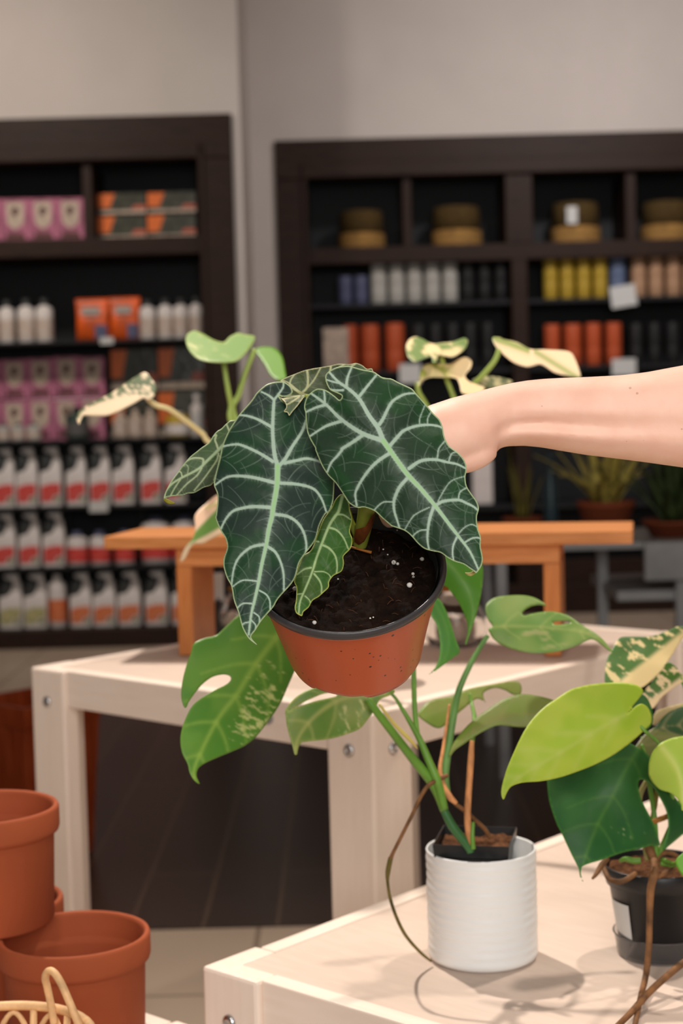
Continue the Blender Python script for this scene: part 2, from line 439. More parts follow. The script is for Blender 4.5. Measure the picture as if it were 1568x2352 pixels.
# right
S_R = {'a': zat(900, 566, YR), 'b': zat(900, 695, YR), 'c': zat(900, 851, YR), 'd': zat(1100, 1160, YR)}
br = thing('bookcase', ((BR0 + BR1) / 2, YR + DEP / 2, 0), 'dark-stained built-in bookcase on the right, with straw hats along its top cubbies', 'bookcase', 'built-in dark wood bookcases')
orL, orT = xat(710, 600, YR), zat(900, 407, YR)
p0, p1 = xat(1177, 800, YR), xat(1213, 800, YR)
MB().box(BR0, YR - 0.03, orT, BR1, YR + 0.06, BRT).box(BR0, YR - 0.03, 0, orL, YR + 0.06, orT).box(BR0, YR - 0.02, 0, BR1, YR + 0.06, 0.16).build('frame', M['dark'], br, bevel=0.006)
MB().box(orL - 0.03, YR - 0.045, orT, BR1 - 0.01, YR - 0.03, orT + 0.08).box(orL - 0.03, YR - 0.045, 0.16, orL, YR - 0.03, orT).build('moulding', M['dark'], br, bevel=0.006)
MB().box(BR0, YR + DEP - 0.02, 0.02, BR1, YR + DEP, BRT - 0.02).build('back_panel', M['black'], br)
MB().box(orL - 0.02, YR + 0.06, 0.02, orL, YR + DEP - 0.02, orT).build('side_panel', M['black'], br)
MB().box(orL, YR - 0.015, S_R['a'] - 0.085, BR1, YR + DEP - 0.02, S_R['a']).build('shelf', M['dark'], br, bevel=0.004)
for k in 'bc':
    MB().box(orL, YR + 0.02, S_R[k] - 0.022, p0, YR + DEP - 0.02, S_R[k]).build('shelf', M['black'], br)
    MB().box(p1, YR + 0.02, S_R[k] - 0.022, BR1, YR + DEP - 0.02, S_R[k]).build('shelf', M['black'], br)
MB().box(orL, YR + 0.02, S_R['d'] - 0.03, BR1, YR + DEP - 0.02, S_R['d']).build('shelf', M['black'], br)
MB().box(p0, YR - 0.02, 0.16, p1, YR + DEP - 0.02, S_R['a'] - 0.085).build('upright', M['dark'], br, bevel=0.004)
MB().box(xat(1160, 490, YR), YR - 0.02, S_R['a'], xat(1222, 490, YR), YR + DEP - 0.02, orT).build('upright', M['dark'], br, bevel=0.004)
for a, b in ((925, 945), (1437, 1460)):
    MB().box(xat(a, 490, YR), YR, S_R['a'], xat(b, 490, YR), YR + DEP - 0.02, orT).build('divider', M['dark'], br, bevel=0.003)
MB().box(xat(1185, 1000, YR) + 0.0, YR + 0.0, 0.16, BR1, YR + 0.02, S_R['d'] - 0.3).build('cabinet_front', M['dark'], br, bevel=0.004)

# ------------------------------------------------------------------ goods on the shelves
ORD = ['leftmost', 'second from left', 'third from left', 'fourth from left', 'fifth from left', 'sixth from left', 'seventh from left', 'eighth from left', 'ninth from left', 'tenth from left', 'eleventh from left', 'twelfth from left']
protos = {}
def put(key, make, name, cat, group, label, x0, x1, ytop, Y, z0, xy=None):
    """first call builds the prototype (unit size 1 x 1, origin at base centre, front towards the camera), later calls copy it"""
    ym = ytop + 40
    X0, X1 = xat(x0, ym, Y), xat(x1, ym, Y); Z1 = zat((x0 + x1) / 2, ytop, Y)
    w, h = X1 - X0, Z1 - z0
    loc = ((X0 + X1) / 2, Y + (0.5 * w if xy is None else xy), z0 + 0.0005)
    if key not in protos:
        r = thing(name, (0, 0, 0), label, cat, group); make(r, w, h); r.location = loc; protos[key] = (r, w, h); return r
    r, w0, h0 = protos[key]
    return dup(r, loc, label, scale=(w / w0, w / w0, h / h0), group=group)
def row(key, make, name, cat, group, fmt, xs, Y, z0, start=0, xy=None):
    for i, (a, b, yt) in enumerate(xs):
        put(key, make, name, cat, group, fmt % ORD[i + start], a, b, yt, Y, z0, xy)

def rounded(w, d, z, r=0.3, n=20, ox=0):
    return [(ox + w / 2 * math.copysign(abs(math.cos(a)) ** r, math.cos(a)), d / 2 * math.copysign(abs(math.sin(a)) ** r, math.sin(a)), z) for a in np.arange(n) * 2 * math.pi / n]
def mk_spray(label_mat):
    def f(r, w, h):
        d = w * 0.62
        MB().loft([rounded(w * .94, d, 0, .3), rounded(w, d, h * .015, .3), rounded(w, d, h * .50, .3), rounded(w * .94, d * .95, h * .58, .4, ox=w * .02), rounded(w * .56, d * .6, h * .70, .7, ox=w * .20), rounded(w * .38, d * .46, h * .78, .9, ox=w * .26), rounded(w * .34, d * .42, h * .86, .9, ox=w * .26)]).build('bottle', M['white_plastic'], r, smooth=True, world=False)
        yl = -d / 2 - .0012
        poly = [(-.42, .08), (.06, .08), (.12, .17), (.42, .20), (.42, .39), (-.10, .39), (-.16, .37), (-.42, .34)]
        MB().add([(w * a, yl, h * b) for a, b in poly] + [(w * a, yl + .003, h * b) for a, b in poly], [tuple(range(8))] + [(i, i + 8, (i + 1) % 8 + 8, (i + 1) % 8) for i in range(8)]).build('label', label_mat, r, world=False)
        MB().add([(w * a, yl, h * b) for a, b in ((.14, .07), (.38, .07), (.38, .17), (.18, .15))], [(0, 1, 2, 3)]).build('label_patch', M['olive'], r, world=False)
        MB().loft([rounded(w * .34, d * .5, h * .86, .9, ox=w * .22), rounded(w * .46, d * .5, h * .90, .6, ox=w * .10), rounded(w * .66, d * .42, h * .96, .6, ox=w * .02), rounded(w * .5, d * .36, h * 1.0, .7, ox=w * .08)]).build('spray_head', M['white_plastic'], r, smooth=True, world=False)
        MB().loft([[(x, y - d * .16, z) for x, y, z in q] for q in (rounded(w * .34, d * .4, h * .55, .8, ox=-w * .20), rounded(w * .50, d * .55, h * .60, .8, ox=-w * .22), rounded(w * .58, d * .6, h * .80, .8, ox=-w * .18), rounded(w * .46, d * .5, h * .91, .8, ox=-w * .12))]).build('hose_nozzle', M['nozzle'], r, smooth=True, world=False)
    return f
def mk_bottle(body, labelm, capm, sh=0.72):
    def f(r, w, h):
        R = w / 2
        MB().lathe([(R * .9, 0), (R, h * .02), (R, h * sh), (R * .9, h * (sh + .06)), (R * .42, h * (sh + .12)), (R * .36, h * (sh + .14)), (R * .36, h * .88)], 24).build('bottle', body, r, smooth=True, world=False)
        MB().lathe([(R * 1.01, h * .12), (R * 1.012, h * .14), (R * 1.012, h * .52), (R * 1.01, h * .54)], 24, close=False).build('label', labelm, r, smooth=True, world=False)
        MB().lathe([(R * .44, h * .85), (R * .46, h * .88), (R * .42, h), (R * .2, h)], 16).build('cap', capm, r, smooth=True, world=False)
    return f
def mk_pinkbox(r, w, h):
    d = w * .55
    MB().box(-w / 2, -d / 2, 0, w / 2, d / 2, h).build('box_body', M['pink'], r, world=False, bevel=0.002)
    y = -d / 2 - 0.001
    MB().add([(-w * .30, y, h * .42), (w * .30, y, h * .42), (w * .34, y, h * .92), (-w * .34, y, h * .92), (0, y, h * .28)], [(0, 1, 2, 3), (0, 4, 1)]).build('print_panel', M['tan'], r, world=False)
    MB().add([(w * .13 * math.cos(a), y - .0006, h * .70 + w * .16 * math.sin(a)) for a in np.arange(16) * math.pi / 8], [tuple(range(16))]).build('print_spot', M['choc'], r, world=False)
    MB().add([(-w * .36, y, h * .06), (w * .36, y, h * .06), (w * .30, y, h * .2), (-w * .30, y, h * .2)], [(0, 1, 2, 3)]).build('print_band', M['choc'], r, world=False)
def mk_orangebox(r, w, h):
    d = w * .5
    MB().box(-w / 2, -d / 2, 0, w / 2, d / 2, h).build('box_body', M['greybox'], r, world=False, bevel=0.002)
    y = -d / 2 - 0.001
    MB().add([(-w * .49, y, h * .30), (-w * .26, y, h * .30), (-w * .14, y, h * .97), (-w * .49, y, h * .97)], [(0, 1, 2, 3)]).build('print_corner', M['orange'], r, world=False)
    MB().add([(-w * .49, y, h * .02), (w * .49, y, h * .02), (w * .49, y, h * .17), (-w * .49, y, h * .17)], [(0, 1, 2, 3)]).build('print_band', M['tan'], r, world=False)
    MB().add([(w * .18, y, h * .2), (w * .49, y, h * .2), (w * .49, y, h * .40), (w * .26, y, h * .40)], [(0, 1, 2, 3)]).build('print_patch', M['rust'], r, world=False)
def mk_bag(r, w, h):
    secs = []
    for t in np.linspace(0, 1, 9):
        k = math.sin(math.pi * min(1, t * 1.15 + .05)) if t < .82 else 0.12
        secs.append(rounded(w * (.94 + .06 * abs(2 * t - 1)), max(.006, w * .32 * k), h * t, .55, 24))
    MB().loft(secs).build('pouch', M['orange_bag'], r, smooth=True, world=False)
    y = -w * .17
    MB().loft([[(-w * .30, y - .003, h * z), (w * .22, y - .003, h * z), (w * .22, y + .002, h * z), (-w * .30, y + .002, h * z)] for z in (.62, .80)]).build('print_panel', M['bag_print'], r, world=False)
    MB().loft([[(w * .08, y - .003, h * z), (w * .42, y - .001, h * z), (w * .42, y + .02, h * z), (w * .08, y + .02, h * z)] for z in (.06, .38)]).build('print_patch', M['blue_print'], r, world=False)
def mk_hat(r, w, h):
    R = w / 2
    MB().lathe([(R * .985, 0), (R, h * .03), (R * .965, h * .40), (R * .955, h * .41)], 32).build('lit_lower_crown', M['straw'], r, smooth=True, world=False)  # lower crown in lighter straw: light falling there is put into the colour
    MB().lathe([(R * .955, h * .405), (R * .90, h * .85), (R * .875, h * .97), (R * .84, h), (R * .3, h * .99), (0.001, h * .985)], 32).build('crown', M['straw_dark'], r, smooth=True, world=False)
def mk_candle(m):
    def f(r, w, h):
        R = w / 2 * .92
        MB().lathe([(R * .92, 0), (R, h * .02), (R, h * .40), (R * .97, h * .42), (R, h * .44), (R, h * .97), (R * .95, h), (R * .6, h), (R * .55, h * .96), (0.001, h * .96)], 24).build('body', m, r, smooth=True, world=False)
    return f
def mk_plain(m, ratio=0.6):
    def f(r, w, h):
        d = w * ratio
        MB().box(-w / 2, -d / 2, 0, w / 2, d / 2, h).build('box_body', m, r, world=False, bevel=0.003)
    return f

YI = YL + 0.05
# cubbies of the left bookcase
row('pink', mk_pinkbox, 'carton', 'box', 'pink cartons in the upper left cubby', 'pink carton with tan print, %s in the top left cubby', [(-68, -2, 456), (0, 64, 455), (65, 127, 454), (128, 190, 453)], YI, S_L['a'])
row('obox', mk_orangebox, 'carton', 'box', 'dark cartons in the upper right cubby', 'dark carton with orange corner, %s, lower layer of top right cubby', [(221, 333, 492), (335, 448, 489)], YI, S_L['a'])
zt = zat(275, 492, YI + .03) + 0.004
row('obox', mk_orangebox, 'carton', 'box', 'dark cartons in the upper right cubby', 'dark carton with orange corner, %s, stacked on top in top right cubby', [(221, 333, 440), (335, 448, 437)], YI, zt)
# bottles and pouches
M_b = mk_bottle(M['white_plastic'], M['multi_label'], M['nozzle'])
row('slim', M_b, 'slim_bottle', 'bottle', 'slim white bottles on the second shelf', 'slim white bottle with dark cap, %s on the shelf beside orange pouches', [(-45, -8, 690), (-6, 30, 689), (36, 76, 686), (78, 118, 685)], YI, S_L['b'])
row('bag', mk_bag, 'pouch', 'pouch', 'orange foil pouches', 'orange foil pouch with white print, %s of the pair between slim white bottles', [(168, 246, 684), (247, 318, 681)], YI, S_L['b'])
row('slim', M_b, 'slim_bottle', 'bottle', 'slim white bottles right of the pouches', 'slim white bottle right of the orange pouches, %s of that row', [(318, 355, 688), (360, 395, 685), (396, 432, 684), (434, 464, 682)], YI, S_L['b'])
# stacked pink cartons, dark cartons
zrow = zat(120, 916, YI + .03)
row('pink', mk_pinkbox, 'carton', 'box', 'pink cartons on the middle shelf', 'pink carton, %s in the lower layer on the middle shelf', [(-58, -1, 922), (1, 60, 920), (61, 120, 917), (121, 180, 916), (181, 238, 914)], YI + .12, S_L['c'])
row('pink', mk_pinkbox, 'carton', 'box', 'pink cartons on the middle shelf', 'pink carton, %s in the upper layer on the middle shelf', [(-58, -1, 829), (1, 60, 826), (61, 120, 823), (121, 180, 819), (181, 238, 820)], YI + .12, zat(120, 917, YI + .15) + 0.006)
row('obox', mk_orangebox, 'carton', 'box', 'dark cartons on the middle shelf', 'dark carton with orange corner, %s in lower layer on the middle shelf', [(250, 358, 902), (360, 468, 898)], YI + .12, S_L['c'])
row('obox', mk_orangebox, 'carton', 'box', 'dark cartons on the middle shelf', 'dark carton with orange corner, %s in upper layer on the middle shelf', [(250, 358, 800), (360, 468, 796)], YI + .12, zat(300, 903, YI + .18) + 0.012)
# small jars in front
row('jar_grey', mk_bottle(M['grey_wax'], M['multi_label'], M['greyfoam'], .70), 'small_bottle', 'bottle', 'small grey bottles before the pink cartons', 'small grey bottle before the pink cartons, %s of that row', [(-10, 20, 972), (22, 55, 971), (58, 92, 970)], YI - .01, S_L['c'])
put('green', mk_bottle(mat('green_plastic', (46, 66, 60), .35), M['greyfoam'], M['black_plastic'], .70), 'green_bottle', 'bottle', None, 'dark green bottle standing before the pink cartons', 146, 200, 935, YI - .01, S_L['c'])
row('jar_tan', mk_bottle(M['tan'], M['multi_label'], M['greybox'], .55), 'small_bottle', 'bottle', 'small tan bottles before the dark cartons', 'small tan bottle with dark cap before the dark cartons, %s', [(258, 290, 930), (292, 325, 928), (328, 358, 926)], YI - .01, S_L['c'])
put('tub', mk_bottle(mat('yellow_tub', (190, 158, 40), .45), M['white_plastic'], M['white_plastic'], .80), 'tub', 'tub', None, 'squat yellow and white tub before the dark cartons', 378, 436, 948, YI - .01, S_L['c'])
put('pale', mk_bottle(M['white_plastic'], M['tag'], M['white_plastic'], .66), 'white_bottle', 'bottle', None, 'tall plain white bottle at the right end of the middle shelf', 436, 466, 905, YI - .01, S_L['c'])
# spray bottles
spr = mk_spray(M['red']); spo = mk_spray(M['orange_label']); spb = mk_spray(M['beige_label'])
row('spray_red', spr, 'spray_bottle', 'spray bottle', 'red label spray bottles on the upper spray shelf', 'white spray bottle with red label, %s on the uppermost spray bottle shelf', [(-20, 30, 1031), (32, 82, 1030), (86, 138, 1028), (147, 195, 1027), (201, 250, 1026), (254, 305, 1025), (318, 368, 1023), (376, 426, 1022)], YI, S_L['d'])
row('spray_red', spr, 'spray_bottle', 'spray bottle', 'red label spray bottles on the middle spray shelf', 'white spray bottle with red label, %s on the middle spray bottle shelf', [(-20, 32, 1182), (38, 88, 1180), (93, 145, 1179)], YI, S_L['e'])
row('short', mk_bottle(M['white_plastic'], M['red'], M['blue_print'], .74), 'short_bottle', 'bottle', 'short white bottles on the middle spray shelf', 'short white bottle with red label, %s beside the middle spray bottles', [(150, 198, 1222), (203, 250, 1221), (260, 306, 1220)], YI, S_L['e'])
row('jug', mk_bottle(M['white_plastic'], M['red'], M['blue_print'], .80), 'jug', 'jug', 'wide white jugs on the middle spray shelf', 'wide white jug with red label, %s of the pair behind the bench', [(320, 388, 1190), (392, 452, 1189)], YI, S_L['e'])
row('spray_beige', spb, 'spray_bottle', 'spray bottle', 'beige label spray bottles on the lowest shelf', 'spray bottle with beige and green label, %s on the lowest shelf', [(-8, 47, 1322), (49, 105, 1321)], YI, S_L['f'])
put('orange_bottle', mk_bottle(M['white_plastic'], M['orange_label'], M['white_plastic'], .78), 'orange_bottle', 'bottle', None, 'straight white bottle with tall orange label on the lowest shelf', 108, 148, 1322, YI, S_L['f'])
row('spray_orange', spo, 'spray_bottle', 'spray bottle', 'orange label spray bottles on the lowest shelf', 'white spray bottle with orange label, %s on the lowest shelf', [(156, 207, 1319), (209, 262, 1318), (266, 320, 1316), (329, 382, 1314), (390, 442, 1313)], YI, S_L['f'])
# right bookcase
YJ = YR + 0.05
row('hat', mk_hat, 'straw_hat', 'hat', 'straw hats in the cubbies', 'dark straw hat with lower crown painted lit, %s in the top cubbies', [(775, 886, 480), (992, 1112, 470), (1270, 1388, 461), (1481, 1599, 458)], YJ, S_R['a'])
hat3 = [o for o in COL.objects if o.get('category') == 'hat'][2]
hl = onY(1313, 494, YJ)
MB().box(hl[0] - .028, YJ - .004, hl[2] - .045, hl[0] + .028, YJ - .0025, hl[2] + .045).build('swing_tag', M['tag'], None, world=True)
st_ = bpy.data.objects['swing_tag']; st_.parent = hat3; bpy.context.view_layer.update(); st_.matrix_parent_inverse = hat3.matrix_world.inverted()
MB_tag = lambda r, w, h: MB().box(-w / 2, -.002, 0, w / 2, .002, h).build('card', M['tag'], r, world=False, bevel=.001)
row('c_navy', mk_candle(M['navy']), 'pillar_candle', 'candle', 'navy pillar candles', 'navy pillar candle, %s of two beside the pale grey candles', [(776, 810, 634), (812, 846, 633)], YJ, S_R['b'])
row('c_grey', mk_candle(M['grey_wax']), 'pillar_candle', 'candle', 'pale grey pillar candles', 'pale grey pillar candle, %s of five on the second shelf', [(850, 890, 606), (892, 931, 606), (933, 972, 605), (974, 1013, 604), (1015, 1054, 603)], YJ, S_R['b'])
row('c_black', mk_candle(M['black_wax']), 'pillar_candle', 'candle', 'black pillar candles on the second shelf', 'black pillar candle right of the grey candles, %s of three', [(1058, 1094, 602), (1096, 1132, 601), (1134, 1168, 600)], YJ, S_R['b'])
row('c_yel', mk_candle(M['yellow_wax']), 'pillar_candle', 'candle', 'yellow pillar candles', 'mustard yellow pillar candle, %s of four', [(1248, 1284, 590), (1286, 1322, 589), (1324, 1360, 588), (1362, 1398, 587)], YJ, S_R['b'])
put('c_blue', mk_candle(M['blue_wax']), 'pillar_candle', 'candle', None, 'dusty blue pillar candle between yellow and tan candles', 1400, 1442, 588, YJ, S_R['b'])
row('c_tan', mk_candle(M['tan_wax']), 'pillar_candle', 'candle', 'tan pillar candles', 'tan pillar candle, %s of the row at the photo edge', [(1450, 1488, 588), (1490, 1528, 587), (1530, 1568, 586), (1570, 1608, 585)], YJ, S_R['b'])
put('sack', mk_plain(M['tan'], .5), 'carton', 'box', None, 'beige carton standing left of the rust orange candles', 742, 800, 752, YJ - .01, S_R['c'])
row('c_rust', mk_candle(M['rust_wax']), 'pillar_candle', 'candle', 'rust candles left of the upright', 'rust orange pillar candle right of the beige carton, %s of three', [(786, 822, 746), (825, 874, 745), (884, 932, 742)], YJ + .06, S_R['c'])
row('c_black', mk_candle(M['black_wax']), 'pillar_candle', 'candle', 'black candles on the third shelf', 'black pillar candle right of the rust candles, %s of five', [(945, 980, 744), (984, 1019, 743), (1024, 1059, 742), (1064, 1099, 741), (1104, 1139, 740)], YJ, S_R['c'])
row('c_rust', mk_candle(M['rust_wax']), 'pillar_candle', 'candle', 'rust candles right of the upright', 'rust orange pillar candle right of the bookcase upright, %s of four', [(1250, 1290, 745), (1296, 1340, 744), (1345, 1385, 742), (1392, 1432, 741)], YJ, S_R['c'])
row('c_black', mk_candle(M['black_wax']), 'pillar_candle', 'candle', 'black candles at the right edge', 'black pillar candle right of the rust row, %s near photo edge', [(1446, 1482, 742), (1488, 1524, 741), (1530, 1566, 740)], YJ, S_R['c'])
def price(x0, x1, y0, y1, rot, label, Y):
    a = onY((x0 + x1) / 2, (y0 + y1) / 2, Y); w = (x1 - x0) * Y / FPX; h = (y1 - y0) * Y / FPX
    t = thing('price_card', a, label, 'price card', 'price cards clipped to the shelves')
    R = Matrix.Translation(Vector(a)) @ Matrix.Rotation(rot, 4, 'Y')
    MB().box(-w / 2, -.002, -h / 2, w / 2, .002, h / 2, M=R).build('card', M['tag'], t)
    MB().box(-w * .1, .002, -h * .3, w * .1, .036, h * .5, M=R).build('clip', M['black_plastic'], t)
price(1402, 1460, 656, 704, math.radians(-8), 'white price card hanging askew below the blue candle', YR - .02)
price(1405, 1460, 824, 862, 0, 'white price card clipped below the right rust candles', YR - .02)
price(917, 966, 836, 880, 0, 'white price card clipped below the left rust candles', YR - .02)
price(230, 260, 775, 790, 0, 'small white price card clipped below the orange pouches', YL - .03)
price(205, 248, 1150, 1176, 0, 'small white price card on the uppermost spray bottle shelf', YL - .03)
row('wbox', mk_plain(M['white_plastic'], .7), 'white_carton', 'box', 'white cartons behind the hand', 'white carton stacked below the hand, %s layer', [(1087, 1132, 1108)], YJ, S_R['d'])
dup(protos['wbox'][0], tuple(np.array(protos['wbox'][0].location) + np.array([0, 0, protos['wbox'][2] + .001])), 'white carton topmost of the stack below the hand', group='white cartons behind the hand')
protos['wbox'][0]['label'] = 'white carton at the bottom of the stack below the hand'
# ------------------------------------------------------------------ whitewashed nesting tables
RZ = math.radians(-41.8)
def make_table(corner, la, lb, z, label, badge=False):
    """local x runs along the front edge, local y along the left edge, origin under the left corner"""
    t = thing('display_table', (corner[0], corner[1], 0), label, 'table', 'whitewashed pine display tables', RZ)
    w, th, rail = 0.078, 0.030, 0.056
    base = [(0, 0), (w, 0), (w, th), (th, th), (th, w), (0, w)]
    for sx in (0, 1):
        for sy in (0, 1):
            pl = [((lb - x) if sx else x, (la - y) if sy else y) for x, y in base]
            MB().prism(pl, 0, z).build('leg', M['pale_z'], t, world=False, bevel=0.004)
            for ax in (0, 1):
                zc = z - 0.050; k = w * 0.5
                x, y = (k, 0) if ax == 0 else (0, k)
                X, Y = ((lb - x) if sx else x), ((la - y) if sy else y)
                nrm = Vector((0, 1 if sy else -1, 0)) if ax == 0 else Vector((1 if sx else -1, 0, 0))
                R = Matrix.Translation((X, Y, zc)) @ nrm.to_track_quat('Z', 'Y').to_matrix().to_4x4()
                MB().lathe([(.0085, -.001), (.0085, .0015), (.0075, .0034), (.0050, .0048), (.0028, .0050), (.0026, .0032), (.0005, .0032)], 20, M=R).build('bolt', M['steel'], t, world=False, smooth=True)
    i = 0.007
    MB().box(w, i, z - rail, lb - w, 0.029, z).build('rail', M['pale_x'], t, world=False, bevel=0.002)
    MB().box(w, la - 0.029, z - rail, lb - w, la - i, z).build('rail', M['pale_x'], t, world=False, bevel=0.002)
    MB().box(i, w, z - rail, 0.029, la - w, z).build('rail', M['pale_y'], t, world=False, bevel=0.002)
    MB().box(lb - 0.029, w, z - rail, lb - i, la - w, z).build('rail', M['pale_y'], t, world=False, bevel=0.002)
    MB().box(0.0295, 0.0295, z - 0.018, lb - 0.0295, la - 0.0295, z - 0.002).build('tabletop', M['pale_top'], t, world=False)
    if badge:
        R = Matrix.Translation((badge, i, z - 0.026)) @ Matrix.Rotation(math.radians(90), 4, 'X') @ Matrix.Diagonal((1.5, 1, 1, 1))
        MB().lathe([(.0085, 0), (.0085, .0016), (.0070, .0020), (.0066, .0012), (.0024, .0012), (.0022, .002), (.0004, .002)], 28, M=R).build('oval_badge', M['galv'], t, world=False, smooth=True)
    return t
ZF, ZN, ZL = 0.72, 0.54, 0.45
cF = onZ(69.7, 1532, ZF); cN = onZ(463, 2218, ZN)
make_table(cF, 0.84, 0.692, ZF, 'tallest whitewashed pine table, behind, carrying the orange wooden riser bench', badge=0.50)
make_table(cN, 0.98, 0.80, ZN, 'middle-height whitewashed pine table in front, carrying the white ribbed planter')
# the lowest one: its far edge runs through this point
eL = onZ(400, 2339, ZL)
bdir = np.array([math.cos(RZ), math.sin(RZ), 0]); adir = np.array([-math.sin(RZ), math.cos(RZ), 0])
cL = eL - bdir * 0.30 - adir * 0.80
# keep its right end clear of the middle table
make_table(cL, 0.80, 0.382, ZL, 'lowest whitewashed pine table at bottom left, under the terracotta pots')

# ------------------------------------------------------------------ riser bench
RB = math.radians(-10.8)
lf, rf = onZ(428, 1506, ZF), onZ(1270, 1508, ZF)
LW = float(np.hypot(*(rf - lf)[:2]))
bn = thing('riser_bench', tuple(lf), 'orange-brown oiled wooden riser bench standing on the tall pale table', 'bench', None, math.atan2((rf - lf)[1], (rf - lf)[0]))
HB = 0.172
for x in (0, LW):
    MB().box(x - 0.0125, 0, 0, x + 0.0125, 0.135, HB - 0.03).build('leg', M['bench_z'], bn, world=False, bevel=0.002)
MB().box(-0.0125, 0.002, HB - 0.030, LW + 0.0125, 0.026, HB - 0.001).box(-0.0125, 0.109, HB - 0.030, LW + 0.0125, 0.133, HB - 0.001).build('apron', M['bench_x'], bn, world=False, bevel=0.0015)
MB().box(-0.124, -0.02, HB, LW + 0.122, 0.175, HB + 0.020).build('seat_board', M['bench_x'], bn, world=False, bevel=0.0025)

# ------------------------------------------------------------------ glass jars and the small card under the bench
def glass_jar(px, py, R, h, label, knob_dx=0.0):
    b = onZ(px, py, ZF - 0.002)
    t = thing('glass_jar', tuple(b), label, 'jar', 'glass jars under the riser bench')
    MB().lathe([(R * .7, 0.0005), (R * .86, .004), (R, h * .2), (R * .98, h * .55), (R * .7, h * .82), (R * .42, h * .92), (R * .42, h), (R * .38, h), (R * .38, h * .93), (R * .66, h * .80), (R * .93, h * .54), (R * .95, h * .2), (R * .8, .008), (.0005, .007)], 40, c=b).build('body', M['glass'], t, smooth=True)
    MB().lathe([(R * .46, h * 1.002), (R * .48, h * 1.03), (R * .34, h * 1.07), (R * .12, h * 1.09), (R * .14, h * 1.13), (R * .2, h * 1.18), (R * .15, h * 1.25), (R * .03, h * 1.28)], 28, c=b).build('stopper', M['gold'], t, smooth=True)
    for q in range(3):
        a = 2.1 * q + .4; c = b + np.array([math.cos(a) * R * .35, math.sin(a) * R * .35, .009])
        MB().lathe([(R * .30, 0), (R * .36, h * .08), (R * .34, h * .3), (R * .2, h * .4), (0.0005, h * .42)], 14, c=c).build('shell', M['tan'], t, smooth=True)
glass_jar(548, 1458, .034, .078, 'left glass jar with gilt stopper under the riser bench')
glass_jar(1046, 1482, .050, .090, 'right larger glass jar with gilt stopper under the riser bench')
cb = onZ(503, 1452, ZF - 0.002)
ch = thing('card_holder', tuple(cb), 'small blank grey card in a black stand beside the left glass jar', 'card holder')
MB().box(-.018, -.010, .0005, .018, .010, .005).build('base', M['black_plastic'], ch, world=False, bevel=.001)
MB().box(-.003, -.002, .005, .003, .002, .060).build('stem', M['black_plastic'], ch, world=False)
MB().box(-.0105, -.0012, .055, .0105, .0012, .104).build('card', M['tag'], ch, world=False)

# ------------------------------------------------------------------ mahogany planter far left
pc = P(78, 1600, 4.05)
pl = thing('square_planter', (pc[0], pc[1], 0), 'mahogany-brown tapered square planter on the floor at the left', 'planter', None, math.radians(3))
def sq(h, z): return [(h, 0, z), (0, h, z), (-h, 0, z), (0, -h, z)]
zt_ = float(pc[2])
MB().loft([sq(.135, .0045), sq(.162, zt_ - .06), sq(.163, zt_ - .055)]).build('body', M['mahogany'], pl, world=False, bevel=.003)
MB().loft([sq(.166, zt_ - .055), sq(.172, zt_), sq(.150, zt_), sq(.146, zt_ - .05)]).build('rim', M['mahogany'], pl, world=False, bevel=.002)

# ------------------------------------------------------------------ terracotta pots and rattan basket on the low table
def tpot(ctr, z0, h, R, label):
    t = thing('terracotta_pot', (ctr[0], ctr[1], z0), label, 'pot', 'terracotta pots on the low table')
    b = h - .029
    prof = [(R * .865, .0004), (R * .885, .003), (R * .922, b - .002), (R * .935, b), (R * .985, b + .002), (R, b + .006), (R, h - .004), (R * .985, h - .001), (R * .955, h), (R * .925, h - .0015), (R * .912, h - .005), (R * .905, b + .003), (R * .900, b + .001), (R * .862, b - .001), (R * .850, b - .005), (R * .80, .010), (R * .12, .009), (R * .11, .0004)]
    MB().lathe(prof, 72, close=False).build('body', M['terracotta'], t, world=False, smooth=True)
    return t
A = P(170, 2142, 1.65); tpot(A, ZL, A[2] - ZL, .0775, 'lower front terracotta pot behind the rattan basket')
Bp = P(-18, 2065, 1.776); tpot(Bp, ZL, A[2] - ZL, .0775, 'terracotta pot mostly hidden behind, under the stacked pot')
Cp = P(-39, 1853, 1.687); tpot(Cp, A[2] + .0006, Cp[2] - A[2], .0785, 'terracotta pot stacked on top of two others at left edge')
kc = P(-14, 2392, 1.42); KZ = float(kc[2])
bk = thing('rattan_basket', (kc[0], kc[1], ZL), 'pale rattan basket with looped handle in front of the terracotta pots', 'basket')
def ring(R, z, n=48): return [(kc[0] + R * math.cos(a), kc[1] + R * math.sin(a), z) for a in np.arange(n) * 2 * math.pi / n]
MB().tube(ring(.086, KZ), .0044, n=10, sub=1, closed=True).build('rim', M['rattan'], bk, smooth=True)
MB().tube(ring(.074, ZL + .0046), .0042, n=10, sub=1, closed=True).build('base_ring', M['rattan'], bk, smooth=True)
MB().lathe([(.0005, ZL + .003), (.072, ZL + .003), (.072, ZL + .006), (.0005, ZL + .006)], 32, c=(kc[0], kc[1], 0)).build('base', M['rattan'], bk)
for i in range(14):
    a = 2 * math.pi * i / 14
    lo = (kc[0] + .074 * math.cos(a), kc[1] + .074 * math.sin(a), ZL + .005); hi = (kc[0] + .086 * math.cos(a), kc[1] + .086 * math.sin(a), KZ)
    MB().tube([lo, hi], .0034, n=8, sub=1).build('stake', M['rattan'], bk, smooth=True)
    a2 = a + math.pi / 14
    arc = [(kc[0] + (.074 + .011 * s) * math.cos(a + (a2 - a) * 2 * u), kc[1] + (.074 + .011 * s) * math.sin(a + (a2 - a) * 2 * u), ZL + .01 + (KZ - ZL - .016) * s) for u, s in ((0, .2), (.12, .75), (.5, 1), (.88, .75), (1, .2))]
    MB().tube(arc, .0026, n=8, sub=5).build('loop', M['rattan'], bk, smooth=True)
